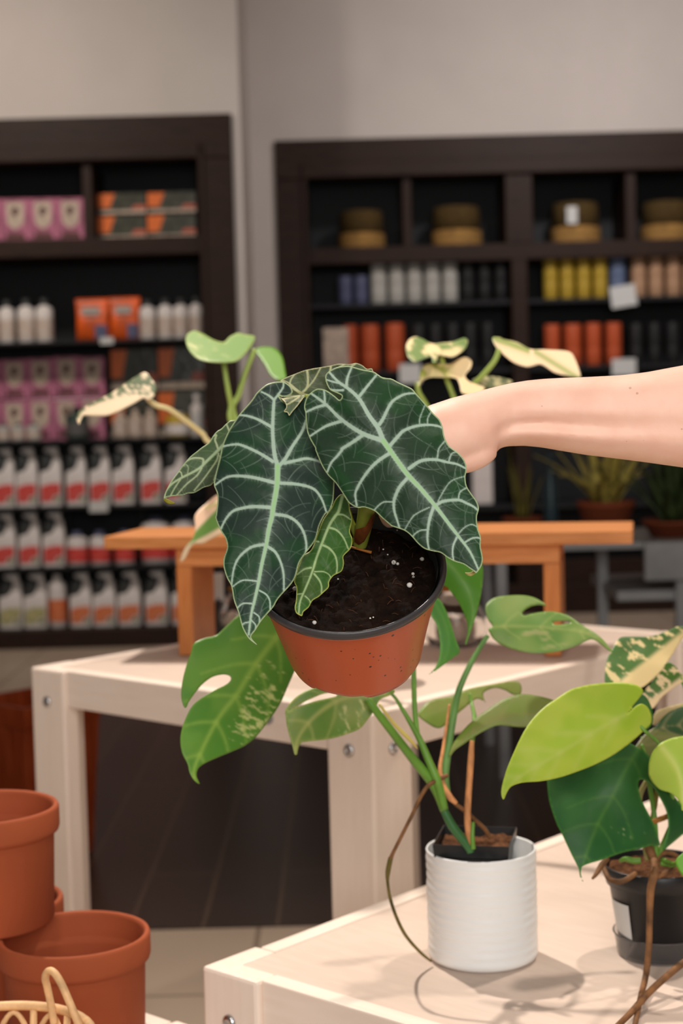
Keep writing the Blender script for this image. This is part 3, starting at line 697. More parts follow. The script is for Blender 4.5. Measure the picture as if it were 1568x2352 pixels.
hd = [P(*p) for p in ((124, 2352, 1.485), (119, 2318, 1.485), (109, 2270, 1.482), (104, 2246, 1.478), (111, 2231, 1.474), (124, 2234, 1.468), (140, 2258, 1.462), (157, 2296, 1.458), (172, 2332, 1.455), (188, 2372, 1.452))]
MB().tube(hd, .0036, n=10, sub=6).build('handle', M['rattan'], bk, smooth=True)

# ------------------------------------------------------------------ plant stand and plants far right
def up(p, z): return np.array([p[0], p[1], z])
sA = P(1382, 1300, 5.0); sB = P(1565, 1300, 4.7)
st = thing('plant_stand', (sA[0], sA[1], 0), 'grey galvanised plant stand with tray, behind the riser bench at right', 'plant stand')
ZS = float(P(1480, 1244, 4.7)[2])
x0, x1 = sA[0] - .36, sB[0] + .55
y0, y1 = sB[1], sB[1] + .55
MB().box(P(1477, 1290, 4.7)[0], y0 - .02, float(P(1480, 1334, 4.7)[2]), x1, y0, ZS).build('apron', M['galv'], st, bevel=.004)
MB().box(x0, y0 + .001, ZS - .02, x1, y1, ZS).build('top', M['galv'], st, bevel=.002)
zsh = float(P(1430, 1335, 5.0)[2])
MB().box(sA[0], y0 + .03, zsh - .03, x1 - .03, y1 - .03, zsh).build('shelf', M['galv'], st, bevel=.002)
for (lx, ly) in ((sA[0], sA[1]), (sB[0], y0 + .02), (x1 - .04, y1 - .04), (x0 + .02, y1 - .04), (x0 + .02, y0 + .03)):
    MB().box(lx - .015, ly - .015, 0.0045, lx + .015, ly + .015, ZS - .02).build('leg', M['galv'], st)

def strap(b, ang, lean, L, w, droop, wid_t=0.5):
    """one arching strap leaf as a solid thin blade"""
    pts = []
    for t in np.linspace(0, 1, 9):
        rr = lean * L * t + droop * L * t * t * .6; zz = L * t * math.sqrt(max(.05, 1 - lean ** 2)) - droop * L * t * t * .9
        pts.append((b + np.array([math.cos(ang) * rr, math.sin(ang) * rr, zz]), w * math.sin(math.pi * min(.98, .12 + .88 * t) ** wid_t) + .0008))
    side = np.array([-math.sin(ang), math.cos(ang), 0]); nr = np.array([math.cos(ang), math.sin(ang), 0])
    secs = []
    for p, ww in pts:
        secs.append([p - side * ww, p + nr * .0015 - side * 0 + np.array([0, 0, -.3 * ww]), p + side * ww, p - nr * .0015 + np.array([0, 0, -.3 * ww + .002])])
    return MB().loft(secs)
M['y_green'] = mat('yellow_green_leaf', (186, 170, 84), .5, .4, var=.3, scale=30)
M['d_green'] = mat('dark_green_leaf', (58, 74, 40), .5, .4, var=.25, scale=24)
M['o_green'] = mat('olive_leaf', (112, 104, 44), .5, .4, var=.3, scale=24)
M['clay'] = mat('orange_clay', (132, 66, 40), .7, .3)
def bushy(px, py, d, potR, poth, n, L, w, material, label, seed, droop=.5, lean=(.25, .8), leafname='leaf'):
    rnd = random.Random(seed)
    b = P(px, py, d); b[2] = ZS + .0005
    t = thing('potted_plant', tuple(b), label, 'potted plant', 'plants on the galvanised stand')
    MB().lathe([(potR * .72, 0), (potR * .98, poth * .84), (potR * 1.04, poth * .85), (potR * 1.04, poth), (potR * .95, poth), (potR * .9, poth * .85), (.0005, poth * .84)], 28, c=b).build('pot', M['clay'], t, smooth=True)
    c = b + np.array([0, 0, poth * .84])
    for i in range(n):
        a = i * 2.399 + rnd.random() * .5
        strap(c + np.array([math.cos(a), math.sin(a), 0]) * potR * .25, a, lean[0] + (lean[1] - lean[0]) * rnd.random(), L * (.6 + .5 * rnd.random()), w, droop * rnd.random()).build(leafname, material, t, smooth=True)
bushy(1392, 1244, 4.9, .085, .11, 24, .27, .022, M['y_green'], 'yellow-green arching plant in clay pot on the grey stand', 3, .5, (.2, .6))
bushy(1545, 1244, 4.85, .09, .05, 34, .31, .024, M['d_green'], 'dense dark green plant at the right edge of the grey stand', 5, .3, (.08, .55))
bushy(1200, 1252, 5.0, .06, .06, 9, .22, .009, M['o_green'], 'small upright olive blade-leaved plant directly behind the riser bench', 8, .05, (.05, .35))
tc_ = P(1266, 1244, 5.05); tc_[2] = ZS + .0005
tb = thing('teal_bottle', tuple(tc_), 'tall dark teal bottle behind the riser bench, beside the yellow-green plant', 'bottle')
MB().lathe([(.020, 0), (.022, .005), (.022, .15), (.010, .19), (.009, .235), (.012, .237), (.012, .25), (.001, .25)], 24, c=tc_).build('body', mat('teal_glaze', (40, 62, 70), .4), tb, smooth=True)
# ------------------------------------------------------------------ the held plant
C_RIM = np.array([0.00421, 1.24491, 0.97949]); AX = np.array([-0.05354659, -0.57283061, 0.81792289]); AX /= np.linalg.norm(AX)
RT, RBm, HP = 0.0757, 0.0548, 0.089
al = thing('potted_alocasia', tuple(C_RIM - AX * HP), 'held-up alocasia with dark white-veined leaves in an orange plastic pot', 'potted plant')
MR = Matrix.Translation(Vector(C_RIM)) @ Vector(AX).to_track_quat('Z', 'Y').to_matrix().to_4x4()
def local(r, a, z): return np.array(MR @ Vector((r * math.cos(a), r * math.sin(a), z)))
M['potplastic'] = mat('orange_plastic', (190, 86, 44), 0.33, 0.5, var=0.06, scale=14)
def potplastic():
    t = NT('orange_plastic_pot'); b = t.b
    b.inputs['Base Color'].default_value = L4((196, 88, 46)); b.inputs['Roughness'].default_value = 0.34
    tc = t.add('ShaderNodeTexCoord'); vz = t.add('ShaderNodeTexVoronoi'); vz.inputs['Scale'].default_value = 130
    t.link(tc.outputs['Object'], vz.inputs['Vector'])
    nz = t.add('ShaderNodeTexNoise'); nz.inputs['Scale'].default_value = 60; t.link(tc.outputs['Object'], nz.inputs['Vector'])
    ad = t.add('ShaderNodeMath', operation='MULTIPLY_ADD'); t.link(nz.outputs['Fac'], ad.inputs[0]); ad.inputs[1].default_value = -0.35; t.link(vz.outputs['Distance'], ad.inputs[2])
    rp = t.add('ShaderNodeValToRGB'); rp.color_ramp.elements[0].position = 0.0; rp.color_ramp.elements[0].color = L4((60, 34, 22)); rp.color_ramp.elements[1].position = 0.012; rp.color_ramp.elements[1].color = L4((196, 88, 46))
    sub = t.add('ShaderNodeMath', operation='ADD'); sub.inputs[1].default_value = 0.08; t.link(ad.outputs[0], sub.inputs[0])
    t.link(sub.outputs[0], rp.inputs['Fac']); t.link(rp.outputs['Color'], b.inputs['Base Color'])
    tr = t.add('ShaderNodeBsdfTranslucent'); tr.inputs['Color'].default_value = L4((230, 140, 50))
    mx = t.add('ShaderNodeMixShader'); mx.inputs[0].default_value = 0.12
    t.link(b.outputs['BSDF'], mx.inputs[1]); t.link(tr.outputs['BSDF'], mx.inputs[2]); t.link(mx.outputs['Shader'], t.n['Material Output'].inputs['Surface'])
    return t.m
PP = potplastic()
NA = 120
def potR(a, z):
    f = -z / HP
    r = RT * .966 + (RBm - RT * .966) * f
    dent = 0.5 + 0.5 * math.tanh(5 * math.cos(3 * a + 0.4))
    r *= 1 - 0.022 * dent * float(sstep(.28, .62, f))
    return r
mb = MB(); secs = []
for z in (-.004, -.0115, -.0122, -.013, -.03, -.045, -.06, -.075, -.084, -.0868):
    k = .9955 if z <= -.0122 else 1.0
    secs.append([local(potR(a, z) * k, a, z) for a in np.arange(NA) * 2 * math.pi / NA])
zb = []
foot = [(0.5 + 0.5 * math.tanh(14 * (math.cos(3 * a + 2.2) + .35))) for a in np.arange(NA) * 2 * math.pi / NA]
secs.append([local(potR(a, -.088) * .985, a, -.0868 - .0036 * foot[i]) for i, a in enumerate(np.arange(NA) * 2 * math.pi / NA)])
secs.append([local(potR(a, -.088) * .955, a, -.0868 - .0036 * foot[i]) for i, a in enumerate(np.arange(NA) * 2 * math.pi / NA)])
secs.append([local(potR(a, -.088) * .93, a, -.0855) for a in np.arange(NA) * 2 * math.pi / NA])
secs.append([local(.012, a, -.0850) for a in np.arange(NA) * 2 * math.pi / NA])
for z in (-.083,): secs.append([local(.015, a, z) for a in np.arange(NA) * 2 * math.pi / NA])
pot = mb.loft(secs, caps=False).build('pot', PP, al, smooth=True)
M['charcoal'] = mat('charcoal_plastic', (58, 56, 58), 0.36, 0.5, bump=0.05, bscale=400)
MB().loft([[local(.015, a, -.083) for a in np.arange(NA) * 2 * math.pi / NA]] + [[local(potR(a, z) * .965 - .0004, a, z) for a in np.arange(NA) * 2 * math.pi / NA] for z in (-.083, -.06, -.03, -.004)], caps=False).build('inner_wall', M['charcoal'], al, smooth=True)
lip = [(RT * .950, -.0072), (RT * .972, -.0068), (RT, -.0066), (RT * 1.004, -.004), (RT, -.0012), (RT * .985, 0), (RT * .965, -.0006), (RT * .950, -.003), (RT * .925, -.009), (RT * .885, -.017)]
MB().lathe(lip, 120, M=MR, close=False).build('rim', M['charcoal'], pot, smooth=True, world=False).location = tuple(-np.array(al.location))
# soil
mb = MB(); NR = 46; NS = 150; vs = []; rs = RT * .893
rr = np.linspace(0.0006, 1, NR)
for i, r in enumerate(rr):
    for j in range(NS):
        a = 2 * math.pi * j / NS; x, y = r * rs * math.cos(a), r * rs * math.sin(a)
        h = -.0125 + .0075 * (fbm(np.array([x * 160 + 40]), np.array([y * 160 + 40]), 5)[0] - .5) + .004 * (fbm(np.array([x * 40 + 9]), np.array([y * 40 + 9]), 2)[0] - .5)
        if r > .96: h -= .002
        vs.append(np.array(MR @ Vector((x, y, h))))
mb.add(vs, [(i * NS + j, i * NS + (j + 1) % NS, (i + 1) * NS + (j + 1) % NS, (i + 1) * NS + j) for i in range(NR - 1) for j in range(NS)], 0)
rnd = random.Random(4)
def blob(c, r, mi):
    n = 8; S = []
    for t in np.linspace(0.08, math.pi - .08, 6):
        S.append([c + r * np.array([math.sin(t) * math.cos(q) * (1 + .2 * rnd.random()), math.sin(t) * math.sin(q) * (1 + .2 * rnd.random()), math.cos(t)]) for q in np.arange(n) * 2 * math.pi / n])
    mb.loft(S, mi)
def soilpt(px, py, z=-.0105):
    r = ray(px, py); pl0 = C_RIM + AX * z; t = ((pl0 - O) @ AX) / (r @ AX); return O + r * t
for px, py, r in ((940, 1344, .0021), (969, 1284, .0016), (904, 1292, .0018), (913, 1295, .0012), (948, 1318, .0012), (949, 1325, .0010), (677, 1352, .0017), (722, 1430, .0016), (776, 1330, .0007), (880, 1262, .0006), (890, 1274, .0006), (912, 1218, .0006), (850, 1420, .0007), (857, 1418, .0006)):
    blob(soilpt(px, py), r, 1)
for k in range(60):
    a = rnd.random() * 6.28; r = rs * math.sqrt(rnd.random()) * .93; q = rnd.random() * 6.28; Lf = .002 + .006 * rnd.random()
    p0 = Vector((r * math.cos(a), r * math.sin(a), -.0098)); p1 = p0 + Vector((Lf * math.cos(q), Lf * math.sin(q), .0012 * rnd.random()))
    mid_ = (p0 + p1) / 2 + Vector((0, 0, .0012))
    mb.tube([np.array(MR @ p0), np.array(MR @ mid_), np.array(MR @ p1)], .00016 + .0002 * rnd.random(), n=5, mi=2, sub=3)
so = mb.build('soil', [M['soil'], M['perlite'], M['fibre']], al, smooth=True)
MB().tube([soilpt(804, 1256, -.008), soilpt(825, 1262, -.006), soilpt(853, 1269, -.008)], [.0009, .0009, .0013], n=8).build('root', mat('tan_root', (156, 96, 36), .6, .3), al, smooth=True)

# leaf colouring
VEIN, VEINM, EDGE = lin((158, 180, 162)), lin((146, 188, 130)), lin((160, 178, 134))
def mix(a, b, t): return a + (b - a) * np.clip(t, 0, 1)[:, None]
def alocol(dk, dk2, vein=VEIN, vm=VEINM, edge=EDGE, att=None, feather=1.0, ew=3.0):
    dk, dk2 = lin(dk), lin(dk2)
    def f(x, y, info):
        n = fbm(x / 70, y / 70, 3)
        c = mix(np.tile(dk, (len(x), 1)), np.tile(dk2, (len(x), 1)), sstep(.35, .65, n))
        c = c * (0.92 + .16 * fbm(x / 5, y / 5, 2))[:, None]
        if 'fine' in info:
            D, a = info['fine']; c = mix(c, vein, a * np.exp(-(D / 1.0) ** 2))
        vv = np.zeros(len(x)); core = np.zeros(len(x)); green = np.zeros(len(x))
        for k, (vn, D, t, w, s) in enumerate(info['veins']):
            hair = vnoise(s * .45 + 3.7 * k, np.floor(D * .0 + k * 5.3)); hair = .25 + .75 * sstep(.35, .75, hair)
            if vn.get('feather', 1):
                vv = np.maximum(vv, feather * .5 * np.exp(-np.maximum(D - w * .4, 0) / (w * .30 + .8)) * hair)
            e = 1 - sstep(w * .32, w * .32 + 1.6 + w * .12, D); core = np.maximum(core, e * vn.get('a', 1))
            if vn.get('mid'): green = np.maximum(green, (1 - sstep(w * .15, w * .5, D)) * (1 - .75 * t))
        c = mix(c, vein, vv); c = mix(c, vein, core); c = mix(c, vm, green)
        c = mix(c, edge, 1 - sstep(ew * .45, ew * 1.25, info['edge']))
        return c
    return f
def fines(mains, seed, step=34, lmin=34, lmax=80, a=(.12, .38)):
    r = np.random.default_rng(seed); out = []
    for vn in mains:
        m = catmull(np.asarray(vn['p'], float), 30); ln = np.concatenate([[0], np.cumsum(np.hypot(*np.diff(m, axis=0).T))])
        s = 14 + r.random() * 10
        while s < ln[-1] * .97:
            i = min(np.searchsorted(ln, s), len(m) - 2); t = m[i + 1] - m[i]; t = t / (np.hypot(*t) + 1e-9)
            for sd in (-1, 1):
                if r.random() < .12: continue
                nrm = np.array([-t[1], t[0]]) * sd; p = m[i].copy(); ang = .3 + .2 * r.random(); L = lmin + (lmax - lmin) * r.random(); al_ = a[0] + (a[1] - a[0]) * r.random() ** 1.6; q = 0
                bend = (.006 + .012 * r.random())
                while q < L:
                    dd = nrm * math.cos(ang) + t * math.sin(ang); p = p + dd * 1.2; ang += bend + .02 * (r.random() - .5); q += 1.2
                    out.append((p[0], p[1], al_ * (1 - .5 * q / L)))
            s += step * (.5 + .9 * r.random())
    return np.array(out)
LM = leaf_mat('alocasia_leaf', rough=0.46, spec=0.2, translucent=0.05, bump=0.10, bscale=500)

a1 = lambda p: crop(470, 860, 4.9, p)
a2 = lambda p: crop(470, 1160, 4.9, p)
L_out = a1([(1180, 225), (1090, 250), (1000, 330), (900, 320), (835, 245), (880, 255), (940, 245), (985, 205), (965, 140), (905, 92), (860, 84), (780, 90), (690, 120), (590, 205), (545, 270), (490, 340), (400, 440), (345, 520), (270, 640), (200, 800), (170, 950), (130, 1100), (105, 1240), (140, 1340), (146, 1430), (130, 1568)]) + \
    a2([(125, 160), (180, 290), (235, 380), (252, 480), (217, 600), (215, 700), (250, 820), (300, 920), (330, 1080), (380, 1220), (420, 1370), (470, 1470), (520, 1528)]) + \
    [(591, 1482), (580, 1470), (577, 1461), (587, 1447), (599, 1428), (613, 1411), (628, 1394)] + a2([(830, 1050), (1000, 850), (1060, 660), (1130, 550), (1240, 400), (1290, 230), (1355, 105)]) + \
    a1([(1400, 1545), (1440, 1440), (1452, 1330), (1456, 1230), (1470, 1050), (1460, 860), (1420, 640), (1340, 420), (1260, 270)])
def V(p, w0, w1, **k): return dict(p=p, w=(w0, w1), **k)
Lmid = a1([(820, 1030), (812, 1250), (770, 1500)]) + a2([(758, 120), (720, 280), (690, 460), (640, 680), (600, 900), (560, 1080), (530, 1200), (510, 1330), (495, 1460)])
Lv = [V(Lmid, 15, 3, mid=1), V(a1([(820, 1030), (785, 900), (765, 660), (770, 450), (780, 290)]), 11, 6), V(a1([(780, 290), (720, 240), (640, 200)]), 5, 2.5), V(a1([(780, 290), (830, 225), (880, 150), (886, 95)]), 5, 2),
      V(a1([(830, 1035), (900, 960), (980, 820), (1090, 650), (1150, 500), (1250, 330)]), 10, 4),
      V(a1([(745, 590), (600, 510), (480, 470), (385, 460)]), 7, 3), V(a1([(765, 980), (600, 880), (420, 800), (330, 790), (195, 815)]), 8, 3), V(a1([(780, 1220), (560, 1165), (380, 1145), (250, 1160), (122, 1245)]), 9, 3),
      V(a1([(740, 1500), (560, 1490), (430, 1507)]) + a2([(320, 72), (240, 160), (182, 275)]), 9, 3), V(a2([(665, 448), (520, 480), (390, 590), (330, 720), (303, 905)]), 7, 2.5),
      V(a2([(585, 860), (430, 850), (315, 922)]), 3, 1.6), V(a2([(530, 1112), (430, 1112), (362, 1168)]), 3, 1.6), V(a2([(500, 1320), (450, 1330), (415, 1360)]), 2, 1.2),
      V(a1([(900, 1000), (1040, 970), (1150, 950), (1290, 985), (1400, 1060)]), 8, 3), V(a1([(845, 1225), (1050, 1240), (1220, 1290), (1310, 1400), (1362, 1540)]), 8, 3),
      V(a2([(780, 105), (930, 130), (1040, 200), (1110, 310), (1140, 440), (1135, 535)]), 8, 3), V(a2([(705, 470), (790, 530), (850, 640), (885, 780), (888, 965)]), 7, 2.5),
      V(a2([(615, 965), (690, 1010), (730, 1080), (735, 1185)]), 3, 1.6), V(a2([(555, 1215), (610, 1260), (613, 1325)]), 2.6, 1.4), V(a2([(525, 1300), (570, 1350), (570, 1400)]), 2, 1.2)]
dL = plane(1.235, (637, 1070), 0.00002, -0.00017, mid=a1([(780, 290), (765, 660)]) + Lmid, k=.0115, wav=.006, wl=110, ph=2.3)
leaf(al, L_out, dL, alocol((34, 51, 44), (32, 63, 40)), LM, step=1.7, veins=Lv, fine=fines(Lv, 1), pillow=.0016, pw=16, thick=.0008, label='large left leaf, hanging over the pot edge')

c3 = lambda p: crop(690, 820, 7.127, p); c4 = lambda p: crop(880, 860, 6.533, p); c5 = lambda p: crop(680, 1020, 6.533, p); c6 = lambda p: crop(880, 1080, 6.533, p)
R_out = c3([(440, 470), (408, 380), (412, 290), (480, 225), (600, 170), (750, 148), (850, 162), (1000, 205), (1180, 240), (1260, 285), (1340, 335), (1480, 355)]) + \
    c4([(0, 55), (120, 68), (220, 120), (330, 170), (430, 220), (500, 300), (580, 390), (660, 480), (740, 580), (840, 680), (890, 800), (912, 930), (980, 1070), (1110, 1170), (1200, 1270), (1243, 1370)]) + \
    c6([(1246, 20), (1230, 110), (1250, 240), (1330, 370), (1400, 470), (1432, 580), (1402, 710), (1420, 880), (1462, 1010), (1460, 1150), (1490, 1320), (1470, 1440), (1400, 1540), (1360, 1520), (1300, 1480), (1200, 1412), (1070, 1372), (960, 1312), (860, 1240), (740, 1216), (620, 1180), (520, 1100), (440, 1010), (380, 950), (300, 900), (130, 842)]) + \
    c5([(1420, 1222), (1300, 1120), (1180, 1010), (1030, 952), (920, 957), (800, 890), (730, 790), (660, 680), (580, 570), (480, 470), (400, 350), (345, 230), (285, 80)]) + \
    c3([(240, 1490), (160, 1350), (110, 1220), (92, 1080), (80, 920), (60, 810), (92, 680), (150, 600), (250, 528), (340, 522), (440, 555), (560, 640), (640, 702), (676, 640), (600, 595), (490, 545)])
Rmid = [(880, 1013), (933, 1087), (966, 1123), (1002, 1166), (1033, 1207), (1053, 1233), (1079, 1268), (1098, 1308)]
Rup = c3([(1350, 1370), (1270, 1170), (1120, 960), (960, 690), (780, 520), (620, 410), (470, 250)])
Rlo = c3([(1350, 1370), (1020, 1255), (680, 1030), (420, 780), (180, 600)])
Rv = [V(Rmid, 15, 3, mid=1), V(Rup, 13, 4), V(Rlo, 13, 4),
      V(c3([(960, 650), (1110, 460), (1245, 295)]), 8, 3), V(c3([(750, 480), (770, 340), (835, 175)]), 7, 2.5), V([(871, 975), (880, 961), (898, 926), (918, 911), (934, 905), (953, 904)], 9, 3),
      V(c4([(105, 1065), (230, 920), (300, 850), (430, 795), (560, 768), (700, 762), (820, 780), (882, 806)]), 9, 3), V(c4([(385, 1415), (520, 1320), (640, 1285), (800, 1285), (950, 1320), (1100, 1350), (1225, 1410)]), 9, 3),
      V(c6([(795, 525), (900, 470), (1120, 450), (1250, 500), (1350, 550), (1424, 612)]), 8, 3), V(c6([(1225, 1085), (1320, 1030), (1400, 1015), (1462, 1032)]), 3.4, 2), V(c6([(1130, 950), (1220, 860), (1320, 818), (1400, 850)]), 2, 1.4, a=.7),
      V(c3([(400, 785), (250, 830), (85, 905)]), 7, 3), V(c3([(660, 1055), (450, 1120), (320, 1190), (160, 1295)]), 8, 3), V(c3([(1010, 1285), (850, 1400), (690, 1500)]) + c5([(690, 90), (620, 180), (530, 280), (472, 415)]), 9, 3),
      V(c3([(400, 750), (395, 640), (385, 545)]), 4.5, 2), V(c3([(700, 545), (600, 548), (490, 535)]), 4, 2), V(c3([(640, 430), (540, 410), (430, 375)]), 4, 2),
      V(c5([(1395, 145), (1250, 240), (1120, 360), (1000, 520), (920, 660), (890, 760), (912, 920)]), 9, 3), V(c6([(375, 108), (250, 250), (180, 400), (160, 500), (170, 620), (210, 750), (252, 885)]), 9, 2.6),
      V(c6([(755, 555), (700, 720), (670, 900), (665, 1050), (690, 1195)]), 8, 2.5), V(c6([(1100, 1015), (1050, 1130), (1040, 1250), (1056, 1358)]), 4, 2), V(c5([(1450, 870), (1320, 870), (1230, 930), (1170, 1000)]), 2.4, 1.6, a=.8),
      V(c6([(650, 895), (560, 905), (490, 945), (440, 1000)]), 2.4, 1.5, a=.8), V(c6([(460, 680), (560, 620), (690, 560)]), 2, 1.4, a=.7), V(c6([(460, 680), (395, 770), (318, 905)]), 2, 1.4, a=.7),
      V(c4([(545, 755), (545, 660), (620, 470)]), 2.2, 1.5, a=.7), V(c4([(660, 745), (665, 660), (710, 570)]), 2.2, 1.5, a=.7), V(c4([(810, 1270), (830, 1120), (925, 1000)]), 2.4, 1.6, a=.8), V(c4([(980, 1310), (1020, 1200), (1095, 1165)]), 2.4, 1.6, a=.8),
      V(c6([(1125, 430), (1150, 330), (1250, 265)]), 2.6, 1.6, a=.85), V(c6([(820, 470), (900, 320), (1020, 165), (1230, 92)]), 2, 1.4, a=.7)]
dR = plane(1.212, (880, 1013), -0.00002, -0.00011, mid=Rup[::-1] + Rmid, k=.0095, wav=.006, wl=110, ph=5.1)
leaf(al, R_out, dR, alocol((36, 56, 40), (33, 66, 37)), LM, step=1.7, veins=Rv, fine=fines(Rv, 2), pillow=.0016, pw=16, thick=.0008, label='large right leaf, covering the hand')
MB().tube([P(1093, 1311, 1.186), P(1080, 1319, 1.184), P(1068, 1316, 1.186)], [.0012, .0016, .0005], n=6).build('leaf_tip', mat('dry_tip', (176, 160, 96), .6, .3), al, smooth=True)

c7 = lambda p: crop(370, 960, 9.8, p)
F_out = c7([(58, 1815), (90, 1680), (210, 1450), (380, 1220), (500, 1050), (650, 880), (800, 760), (910, 672), (1000, 612), (1090, 540), (1160, 420), (1250, 310), (1360, 240), (1470, 130), (1600, 60), (1900, 100), (1950, 600), (1750, 1000), (1450, 1300), (1190, 1450), (1110, 1520), (950, 1570), (850, 1630), (730, 1690), (600, 1700), (480, 1740), (340, 1752), (200, 1770), (110, 1795)])
Fmid = c7([(1700, 300), (1350, 660), (1230, 780), (1000, 1000), (880, 1120), (700, 1230), (480, 1340), (250, 1480), (110, 1640), (75, 1770)])
Fv = [V(Fmid, 7, 2.4, mid=1), V(c7([(1285, 720), (1250, 600), (1215, 500), (1240, 390), (1150, 430)]), 4, 2.5), V(c7([(945, 1040), (940, 930), (800, 905), (690, 918), (600, 960), (500, 1050)]), 4.5, 2),
      V(c7([(1290, 800), (1240, 960), (1100, 1170), (940, 1390), (740, 1630)]), 3, 1.8), V(c7([(910, 1130), (800, 1300), (560, 1500), (340, 1745)]), 2.8, 1.8), V(c7([(1320, 850), (1280, 1100), (1180, 1400)]), 2.8, 1.6),
      V(c7([(430, 1390), (300, 1580), (212, 1745)]), 2, 1.4), V(c7([(470, 1335), (445, 1230), (385, 1212)]), 2, 1.4), V(c7([(1540, 310), (1470, 140)]), 4, 2.5), V(c7([(590, 1280), (610, 1120), (560, 1055), (510, 1080)]), 1.4, 1.2, a=.6)]
leaf(al, F_out, plane(1.292, (480, 1050), .00006, -.00012, mid=Fmid, k=.02, wav=.006, wl=60), alocol((66, 78, 56), (60, 84, 50), vein=lin((158, 172, 134)), vm=lin((150, 176, 134)), feather=.4, ew=2.4), LM, step=1.7, veins=Fv, fine=fines(Fv, 3, step=34, lmax=40, a=(.1, .3)), thick=.0008, label='leaf seen edge-on at far left')
MB().tube([P(377, 1146, 1.283), P(388, 1153, 1.282), P(401, 1156, 1.283)], [.0012, .0018, .0005], n=6).build('leaf_tip', mat('olive_tip', (140, 132, 40), .6, .3), al, smooth=True)

d1 = lambda p: crop(620, 820, 6.03, p)
B_out = d1([(140, 335), (200, 293), (330, 238), (500, 180), (650, 150), (830, 120), (950, 95), (1100, 100), (1190, 84), (1280, 118), (1340, 165), (1405, 160), (1430, 205), (1500, 350), (1400, 520), (1150, 620), (900, 600), (700, 520), (500, 545), (440, 600), (380, 680), (310, 760), (265, 815), (240, 772), (190, 757), (222, 700), (212, 640), (165, 590), (108, 542), (180, 575), (260, 540), (300, 490), (280, 410), (230, 355)])
Bmid = d1([(150, 325), (260, 375), (350, 450), (430, 510), (505, 540)])
Bv = [V(Bmid, 7, 7, feather=0), V(d1([(435, 510), (520, 400), (515, 185)]), 5, 4), V(d1([(440, 510), (600, 330), (695, 155)]), 3, 2), V(d1([(275, 370), (290, 310), (340, 240)]), 2.6, 2), V(d1([(410, 540), (250, 575), (170, 592)]), 3, 2), V(d1([(400, 560), (310, 620), (230, 660)]), 2.4, 1.6), V(d1([(835, 190), (842, 118)]), 4.5, 3), V(d1([(290, 780), (400, 650), (500, 545)]), 2, 2, feather=0), V(d1([(960, 140), (1040, 100)]), 1.8, 1.4), V(d1([(1110, 140), (1190, 90)]), 3, 2, feather=0)]
def dB(x, y): return 1.286 - .034 * sstep(898, 926, y) * sstep(735, 700, x) - .00002 * (y - 880) + .006 * (fbm(x / 40, y / 40, 2) - .5)
leaf(al, B_out, dB, alocol((72, 82, 56), (66, 88, 50), vein=lin((176, 178, 134)), vm=lin((208, 200, 150)), edge=lin((190, 186, 144)), feather=.4, ew=2.2), LM, step=1.6, veins=Bv, fine=fines(Bv, 4, step=24, lmax=40, a=(.1, .3)), thick=.0008, label='olive back leaf seen from its underside')

s_ = lambda p: crop(660, 1130, 7.84, p)
S_out = s_([(980, 42), (900, 95), (840, 180), (790, 290), (640, 500), (540, 760), (430, 1040), (290, 1150), (200, 1340), (150, 1500), (120, 1620), (160, 1720), (160, 1850), (150, 1980), (130, 2080), (150, 2170), (200, 2212), (262, 2232), (290, 2160), (380, 2080), (450, 1960), (560, 1890), (650, 1810), (740, 1720), (750, 1620), (830, 1510), (970, 1430), (1012, 1300), (1002, 1180), (1030, 1130), (1140, 1010), (1167, 850), (1122, 710), (1162, 500), (1122, 330), (1110, 220), (1060, 120)])
Smid = s_([(985, 90), (920, 350), (850, 450), (740, 630), (620, 930), (520, 1200), (450, 1430), (330, 1730), (230, 1980), (205, 2180)])
Sv = [V(Smid, 7.5, 2.4, mid=1), V(s_([(905, 410), (1010, 420), (1130, 500)]), 4, 2), V(s_([(740, 645), (880, 690), (1000, 820), (1090, 1025)]), 4.6, 2), V(s_([(640, 965), (760, 1030), (860, 1160), (890, 1320), (878, 1475)]), 4.6, 2), V(s_([(480, 1480), (570, 1590), (610, 1700), (608, 1815)]), 3.6, 1.6),
      V(s_([(425, 1370), (300, 1400), (175, 1495)]), 3.4, 1.6), V(s_([(490, 1440), (640, 1440), (740, 1490), (782, 1565)]), 1.8, 1.2), V(s_([(295, 1830), (170, 1850)]), 1.6, 1.2), V(s_([(320, 1880), (390, 1950), (412, 2015)]), 1.6, 1.2), V(s_([(560, 900), (500, 890)]), 3, 2)]
leaf(al, S_out, plane(1.226, (750, 1280), 0, -.00022, mid=Smid, k=.012, wav=.006, wl=40), alocol((58, 84, 36), (50, 88, 34), vein=lin((146, 170, 118)), vm=lin((160, 184, 128)), edge=lin((168, 176, 84)), feather=.35, ew=2.4), LM, step=1.6, veins=Sv, fine=fines(Sv, 5, step=22, lmax=36, a=(.08, .3)), pillow=.0008, thick=.0008, label='small yellow-green new leaf')

